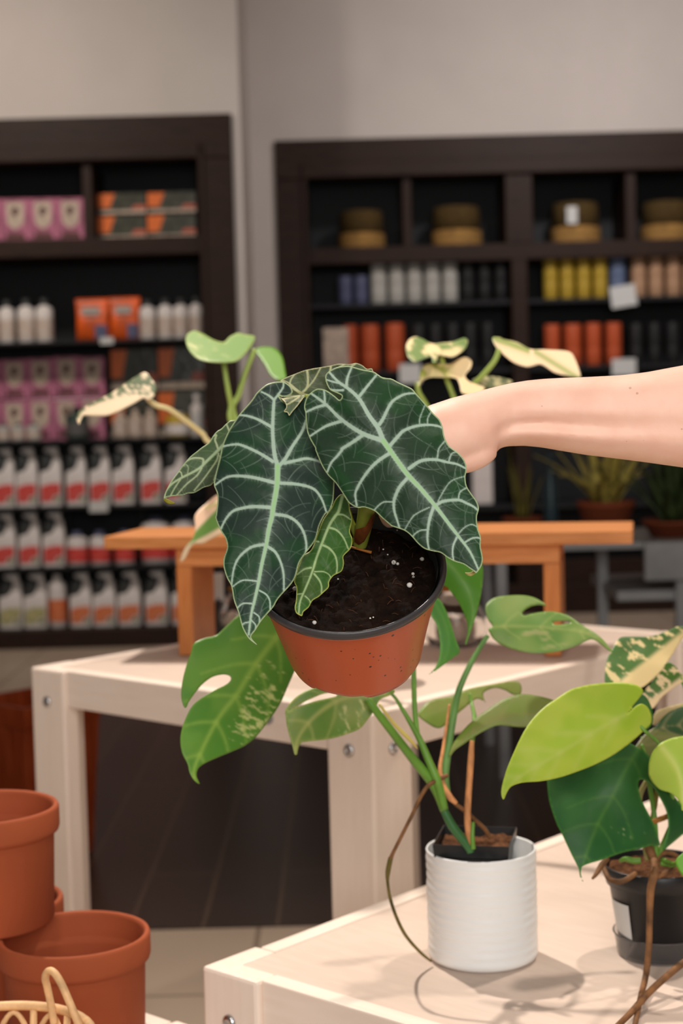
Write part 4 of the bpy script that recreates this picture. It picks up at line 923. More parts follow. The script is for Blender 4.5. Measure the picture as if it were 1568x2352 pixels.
M['pet'] = mat('alocasia_petiole', (150, 160, 62), 0.4, 0.4, var=.12, scale=40)
M['sheath'] = mat('dry_sheath', (112, 60, 22), 0.7, 0.3, var=.3, scale=70)
petiole(al, [(826, 1252, 1.286), (832, 1222, 1.275), (839, 1190, 1.264), (843, 1155, 1.258), (848, 1120, 1.256)], [17, 19, 19.5, 19, 14], M['pet'], 'stem')
sh = [np.array([P(x, y, d) for x, y, d in ((817, 1216, 1.260), (838, 1210, 1.246), (853, 1186, 1.250), (862, 1178, 1.262))]), np.array([P(x, y, d) for x, y, d in ((813, 1232, 1.268), (834, 1236, 1.258), (851, 1218, 1.256), (858, 1200, 1.268))]), np.array([P(x, y, d) for x, y, d in ((814, 1246, 1.279), (824, 1252, 1.272), (836, 1244, 1.272), (846, 1226, 1.277))])]
mb = MB()
for off in (0, 1):
    mb.add([p + FW * .0007 * off for r_ in sh for p in r_], [(4 * i + j, 4 * i + j + 1, 4 * i + j + 5, 4 * i + j + 4) for i in range(2) for j in range(3)])
mb.build('sheath', M['sheath'], al, smooth=True)
for pts in (((845, 1150, 1.262), (856, 1095, 1.262), (872, 1040, 1.245), (880, 1016, 1.220)), ((841, 1160, 1.266), (806, 1075, 1.278), (725, 1050, 1.270), (642, 1070, 1.242)),
            ((838, 1168, 1.272), (790, 1070, 1.300), (660, 1010, 1.312), (545, 990, 1.302)), ((848, 1150, 1.270), (830, 1040, 1.300), (760, 940, 1.300), (704, 911, 1.268)), ((822, 1236, 1.280), (806, 1200, 1.274), (794, 1160, 1.262), (786, 1142, 1.258))):
    petiole(al, pts, [9, 8, 7, 6], M['pet'])

# ------------------------------------------------------------------ the person: forearm and hand
def skin_mat():
    t = NT('skin'); b = t.b
    tc = t.add('ShaderNodeTexCoord')
    nz = t.add('ShaderNodeTexNoise'); nz.inputs['Scale'].default_value = 38; nz.inputs['Detail'].default_value = 4; t.link(tc.outputs['Object'], nz.inputs['Vector'])
    rp = t.add('ShaderNodeValToRGB'); rp.color_ramp.elements[0].position = .3; rp.color_ramp.elements[0].color = L4((236, 186, 164)); rp.color_ramp.elements[1].position = .7; rp.color_ramp.elements[1].color = L4((243, 199, 178))
    t.link(nz.outputs['Fac'], rp.inputs['Fac'])
    vz = t.add('ShaderNodeTexVoronoi'); vz.inputs['Scale'].default_value = 55; t.link(tc.outputs['Object'], vz.inputs['Vector'])
    v2 = t.add('ShaderNodeTexNoise'); v2.inputs['Scale'].default_value = 30; t.link(tc.outputs['Object'], v2.inputs['Vector'])
    ma = t.add('ShaderNodeMath', operation='MULTIPLY_ADD'); ma.inputs[1].default_value = .25; ma.inputs[2].default_value = -.088; t.link(v2.outputs['Fac'], ma.inputs[0])
    lt = t.add('ShaderNodeMath', operation='LESS_THAN'); t.link(vz.outputs['Distance'], lt.inputs[0]); t.link(ma.outputs[0], lt.inputs[1])
    mu = t.add('ShaderNodeMath', operation='MULTIPLY'); mu.inputs[1].default_value = .45; t.link(lt.outputs[0], mu.inputs[0])
    mx = t.add('ShaderNodeMix'); mx.data_type = 'RGBA'; t.link(mu.outputs[0], mx.inputs[0]); t.link(rp.outputs['Color'], mx.inputs[6]); mx.inputs[7].default_value = L4((150, 92, 66))
    t.link(mx.outputs[2], b.inputs['Base Color'])
    b.inputs['Roughness'].default_value = .5; b.inputs['Specular IOR Level'].default_value = .35
    b.inputs['Subsurface Weight'].default_value = .12; b.inputs['Subsurface Radius'].default_value = (1, .35, .2); b.inputs['Subsurface Scale'].default_value = .005
    bp = t.add('ShaderNodeBump'); bp.inputs['Strength'].default_value = .08; bp.inputs['Distance'].default_value = .001
    n3 = t.add('ShaderNodeTexNoise'); n3.inputs['Scale'].default_value = 420; t.link(tc.outputs['Object'], n3.inputs['Vector']); t.link(n3.outputs['Fac'], bp.inputs['Height']); t.link(bp.outputs['Normal'], b.inputs['Normal'])
    return t.m
def asec(top, bot, d, th, groove=0.0, gc=-.3, n=44):
    m = ((top[0] + bot[0]) / 2, (top[1] + bot[1]) / 2); hx, hy = (top[0] - bot[0]) / 2, (top[1] - bot[1]) / 2
    hv = (hx * CX - hy * CY) * d / FPX; c = P(m[0], m[1], d); out = []
    for a in np.arange(n) * 2 * math.pi / n:
        cs, sn = math.cos(a), math.sin(a); k = th * sn
        if sn < 0:
            k *= 1 - groove * math.exp(-((cs - gc) / .16) ** 2) + groove * .5 * math.exp(-((cs - gc + .34) / .16) ** 2)
        out.append(c + hv * math.copysign(abs(cs) ** .92, cs) + FW * k)
    return out
secs = [asec((2500, 690), (2500, 1120), 1.27, .052), asec((2150, 720), (2150, 1130), 1.28, .050), asec((1900, 770), (1900, 1118), 1.29, .044), asec((1720, 806), (1720, 1096), 1.297, .040), asec((1568, 839), (1568, 1074), 1.302, .036, .05, -.2), asec((1483, 855), (1483, 1062), 1.305, .034, .08, -.2), asec((1425, 862), (1420, 1054), 1.307, .0325, .12, -.22), asec((1348, 866), (1345, 1045), 1.309, .031, .18, -.25),
        asec((1290, 868), (1285, 1035), 1.310, .029, .22, -.28), asec((1251, 870), (1245, 1028), 1.311, .028, .24, -.30), asec((1210, 874), (1205, 1024), 1.311, .027, .24, -.32), asec((1173, 880), (1165, 1025), 1.311, .027, .20, -.36), asec((1135, 889), (1146, 1030), 1.309, .029, .12, -.42), asec((1096, 899), (1135, 1046), 1.306, .032, .05, -.5), asec((1037, 914), (1098, 1061), 1.303, .035), asec((983, 932), (1052, 1078), 1.302, .037), asec((952, 955), (1015, 1096), 1.302, .037), asec((938, 985), (985, 1100), 1.303, .034), asec((935, 1010), (965, 1090), 1.304, .028)]
mb = MB().loft(secs)
def hw(px, py, d): return P(px, py, d)
# thenar pad under the wrist crease
mb.tube([hw(1128, 1030, 1.297), hw(1100, 1040, 1.292), hw(1060, 1052, 1.290), hw(1010, 1062, 1.290)], [.0085, .0125, .0130, .0105], n=14, sub=4)
# fingers close on the outside of the pot wall, the thumb hooks inside the rim
ex = np.array(MR.to_3x3() @ Vector((1, 0, 0))); ey = np.array(MR.to_3x3() @ Vector((0, 1, 0)))
def az(v): return math.atan2(v @ ey, v @ ex)
aim = P(955, 1165, 1.29) - C_RIM; a0 = az(aim)
sgn = 1 if (local(RT, a0 + .2, 0) - local(RT, a0, 0)) @ FW > 0 else -1
def finger(a, r0, K, depthz, lift):
    w = lambda z, off: np.array(local(potR(a, z) + off, a, z))
    pts = [K, (K + w(0, .022)) / 2 + AX * lift, w(-.004, .0115), w(depthz * .55, .0085), w(depthz, .0068)]
    mb.tube(pts, [r0 * 1.12, r0 * 1.08, r0, r0 * .92, r0 * .72], n=12, sub=5)
    tip = pts[-1]; e = tip - pts[-2]; e /= np.linalg.norm(e)
    mb.tube([tip - e * .004, tip + e * .002, tip + e * .0045], [r0 * .74, r0 * .62, r0 * .25], n=12, sub=3)
for i, (r0, dz) in enumerate(((.0080, -.050), (.0084, -.058), (.0080, -.054), (.0070, -.044))):
    a = a0 + sgn * (-.25 + .23 * i)
    K = hw(962 + 2 * i, 1034 + 3 * i, 1.283 + .0135 * i)
    finger(a, r0, K, dz, .006)
ti = lambda z, off: np.array(local(RT * .945 - off, a0 + sgn * .15, z))
mb.tube([hw(1040, 1046, 1.288), hw(1000, 1085, 1.276), ti(.018, .006), ti(.006, .0100), ti(-.001, .0095)], [.0125, .0108, .0096, .0088, .0060], n=12, sub=5)
pr = mb.build('person', skin_mat(), None, smooth=True)
tag(pr, 'bare forearm and hand of a person reaching in from the right, gripping the held pot', 'person')
r_ = pr.modifiers.new('fuse', 'REMESH'); r_.mode = 'VOXEL'; r_.voxel_size = .0019; r_.use_smooth_shade = True
s2 = pr.modifiers.new('soften', 'SMOOTH'); s2.factor = .5; s2.iterations = 6
# ------------------------------------------------------------------ other plants: shared leaf colouring
def gencol(base, base2, rib=None, mid=None, ribk=.45, cream=None, creamfn=None, edge=None, sp=None):
    base, base2 = lin(base), lin(base2)
    rib = lin(rib) if rib is not None else None; cr = lin(cream) if cream is not None else None; ed = lin(edge) if edge is not None else None
    def f(x, y, info):
        c = mix(np.tile(base, (len(x), 1)), np.tile(base2, (len(x), 1)), sstep(.3, .7, fbm(x / 90 + 5, y / 90 + 1, 3)))
        if cr is not None: c = mix(c, cr, creamfn(x, y))
        if rib is not None:
            for vn, D, t, w, s in info['veins']:
                c = mix(c, rib, vn.get('a', ribk) * np.exp(-(D / (w * .6)) ** 2))
        if ed is not None: c = mix(c, ed, .8 * (1 - sstep(1.5, 5, info['edge'])))
        return c
    return f
def laterals(mid, n, length, ang, seed=0, w=(5, 2), t0=.12, t1=.92):
    """side ribs running forward from the midrib"""
    m = catmull(np.asarray(mid, float), 20); out = []; r = random.Random(seed)
    for k in range(n):
        i = int((t0 + (t1 - t0) * k / max(1, n - 1)) * (len(m) - 2)); t = m[i + 1] - m[i]; t /= np.hypot(*t) + 1e-9
        for sd in (-1, 1):
            nr = np.array([-t[1], t[0]]) * sd; a = math.radians(ang + 8 * (r.random() - .5)); L = length * (1 - .45 * abs(2 * k / max(1, n - 1) - .7))
            d0 = nr * math.sin(a) + t * math.cos(a); d1_ = nr * math.sin(a * .75) + t * math.cos(a * .75)
            out.append(dict(p=[m[i], m[i] + d0 * L * .4, m[i] + d0 * L * .4 + d1_ * L * .6], w=w))
    return out
GM = leaf_mat('soft_green_leaf', rough=.42, spec=.35, translucent=.22, bump=.06, bscale=160)
GD = leaf_mat('glossy_dark_leaf', rough=.48, spec=.3, translucent=.08, bump=.08, bscale=160)
def spots(cx, cy, rx, ry, rot, sc, thr):
    def f(x, y):
        u = (x - cx) * math.cos(rot) + (y - cy) * math.sin(rot); v = -(x - cx) * math.sin(rot) + (y - cy) * math.cos(rot)
        m = np.exp(-((u / rx) ** 2 + (v / ry) ** 2)); return sstep(thr, thr + .2, fbm(u / sc, v / (sc * .4), 3) * (m ** .35)) * sstep(.1, .35, m) * .9
    return f
def soil_disc(root, c, R, m, square=False, rz=0.0, seed=0, amp=.006):
    mb = MB(); n = 26; vs = []
    for i in range(n):
        for j in range(n):
            u, v = 2 * i / (n - 1) - 1, 2 * j / (n - 1) - 1
            if square: x, y = u * R, v * R
            else:
                x, y = u * R * math.sqrt(1 - v * v / 2), v * R * math.sqrt(1 - u * u / 2)
            X, Y = x * math.cos(rz) - y * math.sin(rz), x * math.sin(rz) + y * math.cos(rz)
            vs.append((c[0] + X, c[1] + Y, c[2] + amp * (fbm(np.array([x * 120 + seed]), np.array([y * 120 + seed]), 4)[0] - .5)))
    mb.add(vs, [(i * n + j, i * n + j + 1, (i + 1) * n + j + 1, (i + 1) * n + j) for i in range(n - 1) for j in range(n - 1)])
    return mb.build('soil', m, root, smooth=True)

# ------------------------------------------------------------------ white ribbed planter with the monstera
wb = onZ(1109, 2197, ZN - .002)
wp = thing('ribbed_planter', tuple(wb), 'white ribbed ceramic cylinder planter on the middle pale table', 'planter')
prof = [(.0001, .0004), (.050, .0004), (.0545, .003)]
for k in range(60):
    z = .006 + (.110 - .006) * k / 59; prof.append((.0560 + .00032 * math.sin(k * 1.26) + .0002 * math.sin(k * .37), z))
prof += [(.0563, .1125), (.0558, .114), (.0545, .114), (.0538, .1125), (.0536, .012), (.0001, .011)]
MB().lathe(prof, 84, c=wb, close=False).build('body', M['ceramic'], wp, smooth=True)
mo = thing('monstera', (wb[0], wb[1], wb[2] + .0115), 'variegated green monstera in a square black nursery pot inside the white planter', 'potted plant')
LZ = wb[2] + .126; lrz = math.radians(-12)
lc = np.array([P(1100, 1931, 1.60)[0], wb[1], LZ])
def sqr(h, z): return [(lc[0] + h * (a * math.cos(lrz) - b * math.sin(lrz)), lc[1] + h * (a * math.sin(lrz) + b * math.cos(lrz)), z) for a, b in ((-1, -1), (1, -1), (1, 1), (-1, 1))]
MB().loft([sqr(.026, wb[2] + .0118), sqr(.0355, LZ - .0145), sqr(.0372, LZ - .013), sqr(.0385, LZ), sqr(.0372, LZ), sqr(.0358, LZ - .013), sqr(.0342, LZ - .015), sqr(.025, wb[2] + .014)]).build('nursery_pot', M['black_plastic'], mo)
soil_disc(mo, (lc[0], lc[1], LZ - .008), .0350, M['bark'], True, lrz, 3, .009)

m1 = lambda p: crop(400, 1400, 4.9, p); m2 = lambda p: crop(640, 1560, 6.03, p); m3 = lambda p: crop(960, 1280, 3.409, p); m5 = lambda p: crop(860, 1540, 3.733, p)
M1 = m1([(700, 80), (590, 180), (470, 290), (350, 320), (225, 378), (190, 480), (130, 650), (90, 820), (78, 960), (95, 1060), (130, 1112), (165, 1040), (250, 920), (330, 830), (430, 760), (540, 732), (620, 745), (637, 785), (590, 840), (470, 900), (300, 1000), (200, 1090), (130, 1220), (85, 1350), (68, 1480), (90, 1620), (150, 1740), (170, 1830), (220, 1920), (288, 1967), (252, 1880), (265, 1800), (330, 1740), (480, 1670), (650, 1600), (800, 1530), (930, 1420), (1100, 1200), (1200, 1040), (1270, 880), (1340, 720), (1430, 500), (1460, 250), (1370, 40), (1150, -50), (900, -40), (790, 15)])
M1m = m1([(1290, 130), (1100, 370), (900, 640), (700, 960), (500, 1220), (320, 1560), (215, 1830), (270, 1950)])
leaf(mo, M1, plane(1.535, (540, 1600), .00022, -.00012, mid=M1m, k=.010, wav=.012, wl=110), gencol((86, 140, 50), (104, 152, 58), rib=(156, 190, 84), cream=(206, 214, 140), creamfn=spots(595, 1620, 55, 110, .35, 16, .43), edge=(110, 150, 50)), GM, step=4, veins=[dict(p=M1m, w=(13, 5), a=.75)] + laterals(M1m, 6, 150, 55, 1, (9, 5)), label='large split left leaf with pale flecks')
M2 = m2([(90, 448), (130, 368), (250, 240), (430, 135), (600, 90), (900, 60), (1300, 100), (1560, 130), (1600, 190), (1500, 240), (1400, 285), (1320, 440), (1230, 560), (1130, 680), (1000, 742), (850, 792), (700, 830), (520, 852), (380, 868), (300, 890), (268, 960), (255, 1035), (238, 1050), (215, 1035), (190, 930), (150, 800), (112, 650), (98, 540)])
M2h = m2([(135, 446), (350, 318), (560, 222), (690, 192), (800, 212), (780, 240), (560, 290), (400, 336), (250, 392)])
M2m = m2([(1480, 190), (1200, 210), (880, 270), (600, 430), (380, 640), (250, 860), (236, 1030)])
leaf(mo, M2, plane(1.575, (760, 1640), .00010, -.00012, mid=M2m, k=.010, wav=.010, wl=90, ph=1), gencol((108, 150, 66), (146, 164, 88), rib=(190, 196, 116), cream=(212, 214, 150), creamfn=spots(835, 1650, 70, 60, 1.2, 20, .47), edge=(176, 190, 104)), GM, step=3.5, holes=[M2h], veins=[dict(p=M2m, w=(12, 4), a=.8)] + laterals(M2m, 4, 90, 60, 2, (8, 4)), label='lower middle leaf with pale yellow edge')
M3 = m3([(130, -40), (300, -40), (470, 0), (505, 80), (507, 160), (490, 300), (460, 430), (420, 560), (388, 650), (372, 705), (366, 680), (384, 600), (386, 530), (370, 470), (320, 360), (270, 290), (220, 232), (160, 190), (100, 120)])
M3m = m3([(180, 0), (330, 150), (420, 350), (420, 540), (374, 695)])
leaf(mo, M3, plane(1.63, (1065, 1360), 0, -.00012, mid=M3m, k=.02, wav=.006, wl=70), gencol((82, 140, 42), (92, 150, 46), rib=(120, 170, 60), edge=(110, 160, 60)), GM, step=4, veins=[dict(p=M3m, w=(8, 3), a=.4)], label='bright green leaf right of the held pot')
M4 = m3([(110, 250), (145, 310), (182, 352), (222, 430), (262, 540), (292, 640), (325, 738), (280, 782), (200, 842), (130, 892), (78, 918), (130, 870), (160, 800), (172, 700), (160, 600), (140, 520), (108, 468), (80, 400), (60, 300)])
M4m = m3([(90, 300), (170, 430), (230, 580), (230, 740), (150, 870), (82, 915)])
leaf(mo, M4, plane(1.60, (1020, 1470), .0002, -.0001, mid=M4m, k=.02), gencol((84, 146, 66), (92, 150, 66), rib=(130, 180, 100), edge=(120, 180, 80)), GM, step=4, veins=[dict(p=M4m, w=(7, 3), a=.3)], label='folded leaf right of the held pot')
M5 = m3([(525, 388), (560, 340), (620, 312), (720, 300), (830, 300), (920, 322), (1008, 378), (940, 372), (870, 390), (818, 430), (830, 456), (900, 440), (1000, 426), (1080, 430), (1180, 460), (1280, 530), (1380, 590), (1450, 650), (1500, 710), (1532, 752), (1480, 722), (1420, 672), (1360, 642), (1300, 662), (1220, 700), (1100, 736), (980, 750), (860, 746), (740, 720), (650, 682), (590, 640), (560, 592), (548, 556), (585, 542), (542, 480)])
M5h = m3([(1052, 516), (1090, 500), (1180, 498), (1200, 508), (1150, 524), (1080, 530)])
M5m = m3([(575, 550), (720, 540), (900, 545), (1100, 560), (1300, 590), (1450, 670), (1525, 748)])
leaf(mo, M5, plane(1.66, (1250, 1440), -.00005, -.00035, mid=M5m, k=.010, wav=.008, wl=80), gencol((104, 146, 66), (136, 160, 84), rib=(168, 180, 104), cream=(168, 172, 112), creamfn=spots(1290, 1470, 130, 40, 0, 40, .42), edge=(120, 152, 62)), GM, step=4, holes=[M5h], veins=[dict(p=M5m, w=(7, 3), a=.6)] + laterals(M5m, 4, 70, 50, 4, (6, 3)), label='pointed split leaf reaching right')
M6 = m5([(372, 372), (420, 300), (500, 250), (640, 225), (800, 160), (1000, 120), (1150, 95), (1235, 100), (1260, 155), (1245, 210), (1185, 206), (1120, 170), (1030, 150), (940, 185), (935, 235), (950, 275), (900, 245), (850, 255), (760, 330), (640, 430), (590, 480), (540, 495), (480, 470), (400, 412)])
M6m = m5([(400, 400), (600, 330), (830, 240), (1050, 140), (1240, 130)])
leaf(mo, M6, plane(1.72, (1080, 1610), 0, -.0004, mid=M6m, k=.008), gencol((122, 146, 52), (136, 146, 66), rib=(150, 160, 90)), GM, step=4, veins=[dict(p=M6m, w=(7, 3), a=.3)], label='olive leaf seen from below, behind the stems')
M7 = m5([(638, 745), (655, 665), (720, 560), (820, 450), (960, 340), (1100, 250), (1250, 205), (1400, 220), (1530, 255), (1640, 320), (1600, 420), (1450, 465), (1310, 486), (1200, 482), (1060, 470), (950, 512), (850, 570), (760, 632), (690, 682)])
M7m = m5([(640, 735), (760, 590), (950, 460), (1200, 380), (1600, 360)])
leaf(mo, M7, plane(1.63, (1130, 1660), -.0001, -.0003, mid=M7m, k=.014), gencol((118, 142, 54), (132, 142, 72), rib=(146, 140, 84), edge=(128, 150, 60)), GM, step=4, veins=[dict(p=M7m, w=(10, 4), a=.5)] + laterals(M7m, 4, 90, 40, 5, (7, 4)), label='curved olive-green leaf behind the lime leaf')
M['stem'] = mat('green_stem', (104, 150, 56), .4, .4, var=.12, scale=30)
M['stem_d'] = mat('dark_green_stem', (62, 112, 62), .35, .4, var=.12, scale=30)
M['stem_y'] = mat('yellow_stem', (206, 190, 104), .5, .3)
M['husk'] = mat('orange_husk', (206, 142, 92), .6, .3, var=.2, scale=50, stretch=(3, 3, 1))
M['root'] = mat('brown_root', (122, 84, 52), .7, .3, var=.3, scale=70)
M['root_g'] = mat('olive_root', (104, 92, 44), .6, .3, var=.3, scale=60)
D0 = 1.60
def q5(pts, d=D0): return [(x, y, d if len(t) < 3 else t[2]) for (x, y), t in zip(m5([(a[0], a[1]) for a in pts]), pts)]
petiole(mo, q5([(590, 1190, 1.6), (640, 1290, 1.6), (690, 1370, 1.6), (800, 1510, 1.6), (822, 1560, 1.6)]), [9, 10.5, 11, 10, 9], M['stem_d'], 'stem')
petiole(mo, q5([(-60, 250, 1.575), (0, 330, 1.575), (180, 565, 1.585), (330, 760, 1.595), (470, 930, 1.6), (540, 1060, 1.6), (592, 1200, 1.6)]), [8, 9, 9.5, 10.5, 11.5, 10, 9], M['stem'])
petiole(mo, q5([(40, 290, 1.571), (170, 460, 1.576), (300, 590, 1.581), (368, 668, 1.587)]), [3, 4, 4.5, 1.5], M['stem_y'], 'stem_stripe')
petiole(mo, [(664, 1424, 1.588), (740, 1472, 1.60), (835, 1535, 1.605)] + q5([(150, 205, 1.60), (230, 320, 1.6), (320, 470, 1.6), (390, 600, 1.6), (470, 790, 1.598), (540, 960, 1.596), (600, 1190, 1.598)]), [4, 3.5, 3.5, 3.5, 4.5, 6, 7.5, 9, 10, 9], M['stem'])
petiole(mo, [(948, 1500, 1.63), (955, 1420, 1.636), (972, 1350, 1.64), (1004, 1292, 1.645)], [5.5, 5, 4.5, 4], M['stem'])
petiole(mo, [(948, 1510, 1.63), (962, 1450, 1.612), (984, 1404, 1.603)], [5, 4.5, 4], M['stem'])
petiole(mo, q5([(330, -160, 1.63), (335, 30, 1.625), (342, 300, 1.62), (358, 480, 1.615), (380, 600, 1.61)]), [6, 6, 6.2, 6, 5], M['stem'])
petiole(mo, [(1120, 1460, 1.668), (1104, 1484, 1.665), (1078, 1530, 1.655), (1053, 1588, 1.65), (1040, 1650, 1.64), (1029, 1720, 1.63), (1022, 1780, 1.62), (1030, 1830, 1.61)], [5, 5.5, 6.5, 7.5, 8.5, 9, 9.5, 6], mat('mid_green_stem', (100, 142, 74), .4, .4, var=.12, scale=30))
petiole(mo, q5([(640, 290, 1.647), (615, 480, 1.636), (585, 680, 1.624), (560, 850, 1.61), (590, 990, 1.605), (640, 1080, 1.60), (700, 1140, 1.60)]), [2.5, 3.5, 4, 5, 7, 8, 5], M['husk'], 'husk')
petiole(mo, q5([(815, 200, 1.71), (835, 300, 1.70), (855, 400, 1.67), (845, 540, 1.64), (825, 700, 1.62)]), [3, 4, 5, 5.5, 5.5], M['stem'])
petiole(mo, q5([(835, 600, 1.615), (825, 760, 1.612), (808, 1000, 1.608), (795, 1250, 1.604), (812, 1400, 1.60), (838, 1530, 1.60)]), [5, 7, 7.5, 8, 8.5, 8], M['husk'], 'husk')
petiole(mo, q5([(845, 1300, 1.600), (838, 1420, 1.596), (845, 1530, 1.596)]), [4, 5, 6], M['stem'], 'stem')
petiole(mo, q5([(690, 1145, 1.607), (780, 1210, 1.61), (880, 1300, 1.615), (950, 1370, 1.618), (985, 1430, 1.62)]), [5, 5, 5, 5.5, 5], M['root'], 'root')
petiole(mo, q5([(620, 900, 1.606), (480, 970, 1.59), (400, 1070, 1.58), (330, 1220, 1.575), (230, 1420, 1.57), (160, 1560, 1.57)]) + [(897, 1972, 1.57)], [5, 5, 5, 4.5, 4.5, 4.5, 5.5], M['root'], 'aerial_root')
petiole(mo, [(897, 1970, 1.57), (891, 2000, 1.573), (890, 2026, 1.577), (896, 2064, 1.586), (909, 2104, 1.597), (926, 2140, 1.608), (945, 2166, 1.616), (970, 2192, 1.623), (990, 2208, 1.628)], [6, 6, 3.6, 3.8, 4, 4, 3.8, 3.5, 2.5], M['root_g'], 'aerial_root')

# ------------------------------------------------------------------ black nursery pot with the lime and dark leaved plant
nb = onZ(1512, 2190, ZN - .002)
ph = thing('potted_philodendron', tuple(nb), 'lime and dark green leaved climbing plant in a black nursery pot at lower right', 'potted plant')
npf = [(.0001, .0024), (.036, .0024), (.0385, .004), (.0490, .074), (.0520, .075), (.0545, .0935), (.0535, .0945), (.0522, .0935), (.0505, .078), (.0470, .072), (.0001, .072)]
MB().lathe(npf, 64, c=nb, close=False).build('nursery_pot', M['black_plastic'], ph, smooth=True)
soil_disc(ph, (nb[0], nb[1], nb[2] + .0875), .0505, M['bark'], seed=7, amp=.010)
sv = []
fa = math.atan2(-nb[1], -nb[0])
for k in range(9):
    a = fa - math.radians(78) + math.radians(40) * k / 8
    for z in (.028, .060):
        z2 = z - (.004 if z < .05 else .0) * (k / 8); rr_ = .0385 + (.049 - .0385) * (z2 - .004) / .07 + .0006
        sv.append((nb[0] + rr_ * math.cos(a), nb[1] + rr_ * math.sin(a), nb[2] + z2))
MB().add(sv, [(2 * k, 2 * k + 1, 2 * k + 3, 2 * k + 2) for k in range(8)]).build('sticker', M['tag'], ph, smooth=True)
sc = thing('saucer', tuple(nb), 'clear plastic deep saucer under the black nursery pot', 'saucer')
MB().lathe([(.0001, .0003), (.0385, .0003), (.0415, .002), (.0450, .0235), (.0462, .0240), (.0462, .0246), (.0444, .0244), (.0408, .0026), (.0380, .0016), (.0001, .0016)], 56, c=nb, close=False).build('body', M['clear_plastic'], sc, smooth=True)
n6 = lambda p: crop(1130, 1420, 3.58, p); n7 = lambda p: crop(1240, 1680, 4.78, p)
N1 = n6([(92, 1492), (74, 1420), (110, 1270), (170, 1120), (250, 950), (330, 830), (430, 730), (530, 660), (640, 590), (760, 555), (900, 535), (1050, 530), (1170, 545), (1237, 590), (1220, 640), (1155, 720), (1110, 785), (1180, 722), (1230, 704), (1280, 738), (1308, 810), (1300, 870), (1250, 920), (1150, 1010), (1000, 1120), (850, 1200), (700, 1260), (550, 1310), (400, 1340), (250, 1352), (160, 1382), (122, 1430)])
N1m = n6([(1108, 785), (900, 900), (600, 1080), (350, 1230), (180, 1340), (95, 1485)])
leaf(ph, N1, plane(1.49, (1330, 1700), .00012, -.00010, mid=N1m, k=.012, wav=.008, wl=120), gencol((160, 190, 52), (180, 200, 72), rib=(192, 204, 104), edge=(190, 210, 70)), GM, step=4, veins=[dict(p=N1m, w=(10, 5), a=.5)] + [dict(l, a=.3) for l in laterals(N1m, 6, 95, 40, 6, (14, 10))], label='large lime heart-shaped leaf')
N2 = n7([(1060, 170), (1200, 280), (1300, 480), (1430, 650), (1520, 780), (1600, 900), (1605, 1080), (1540, 1150), (1420, 1250), (1347, 1300), (1392, 1130), (1406, 1000), (1380, 860), (1310, 720), (1240, 610), (1165, 545), (1100, 528), (1074, 580), (1100, 720), (1160, 850), (1230, 980), (1270, 1080), (1300, 1180), (1308, 1250), (1210, 1256), (1080, 1290), (900, 1332), (700, 1402), (485, 1470), (452, 1512), (450, 1580), (482, 1668), (438, 1590), (420, 1500), (340, 1340), (240, 1130), (180, 1010), (110, 800), (82, 620), (100, 420), (350, 200), (800, 80)])
N2m = n7([(1120, 120), (950, 400), (780, 740), (640, 1000), (520, 1300), (455, 1540), (478, 1650)])
leaf(ph, N2, plane(1.565, (1390, 1850), .00006, -.00016, mid=N2m, k=.012, wav=.010, wl=100), gencol((34, 84, 38), (44, 94, 40), rib=(80, 124, 52), cream=(150, 172, 120), creamfn=spots(1450, 1890, 50, 80, .9, 12, .66), edge=(70, 130, 50)), GD, step=4, veins=[dict(p=N2m, w=(9, 4), a=.6)] + laterals(N2m, 5, 120, 60, 7, (6, 4)), label='large dark green split leaf below the lime leaf')
N3 = n7([(1190, 430), (1200, 320), (1240, 220), (1310, 140), (1400, 90), (1500, 62), (1620, 60), (1780, 160), (1800, 460), (1700, 760), (1565, 870), (1545, 800), (1492, 722), (1420, 672), (1320, 640), (1250, 580), (1200, 502)])
N3m = n7([(1330, 180), (1480, 380), (1550, 600), (1560, 860)])
leaf(ph, N3, plane(1.50, (1545, 1780), -.0001, -.00012, mid=N3m, k=.03), gencol((156, 190, 66), (178, 202, 84), rib=(206, 210, 104), edge=(176, 204, 80)), GM, step=4, veins=[dict(p=N3m, w=(16, 6), a=.6)], label='lime leaf cut by the photo edge')
N4 = n7([(1488, 1420), (1535, 1360), (1620, 1320), (1720, 1440), (1670, 1620), (1580, 1600), (1512, 1505)])
leaf(ph, N4, plane(1.53, (1560, 1980), -.0001, -.0002), gencol((98, 160, 46), (108, 168, 50)), GM, step=4, label='small green leaf over the pot rim')
def marble(x, y, mid, k=0.0, sc_=26, seed=0):
    return sstep(.47, .56, fbm((x + .6 * y) / sc_ / 1.2 + seed, (y - .6 * x) / sc_ * 1.5 + seed, 4))
N5 = n6([(930, 545), (930, 400), (950, 320), (1000, 230), (1050, 162), (1150, 152), (1300, 150), (1430, 110), (1510, 72), (1580, 70), (1610, 110), (1545, 195), (1480, 300), (1400, 420), (1300, 520), (1220, 575), (1100, 600), (1000, 590)])
N5m = n6([(1590, 85), (1450, 200), (1300, 330), (1150, 450), (1000, 560)])
def c5f(x, y):
    s_ = (1310 - x) * .62 + (y - 1540) * 1.0    # lower-right half cream
    u = x - 1130; w_ = 1420
    px, py = (x - 1130) * 3.58, (y - 1420) * 3.58
    low = sstep(1500, -1500, (x - 1409) * (1444 - 1576) - (y - 1576) * (1575 - 1409))
    return np.maximum(low, .9 * sstep(.54, .62, fbm((x + .6 * y) / 26 + 5, (y - .6 * x) / 13 + 5, 4)))
leaf(ph, N5, plane(1.665, (1480, 1510), .0001, -.0003, mid=N5m, k=.010, wav=.006, wl=70), gencol((84, 124, 56), (74, 112, 50), cream=(240, 218, 160), creamfn=c5f), GM, step=3, veins=[dict(p=N5m, w=(5, 2))], label='cream and green marbled leaf, half cream')
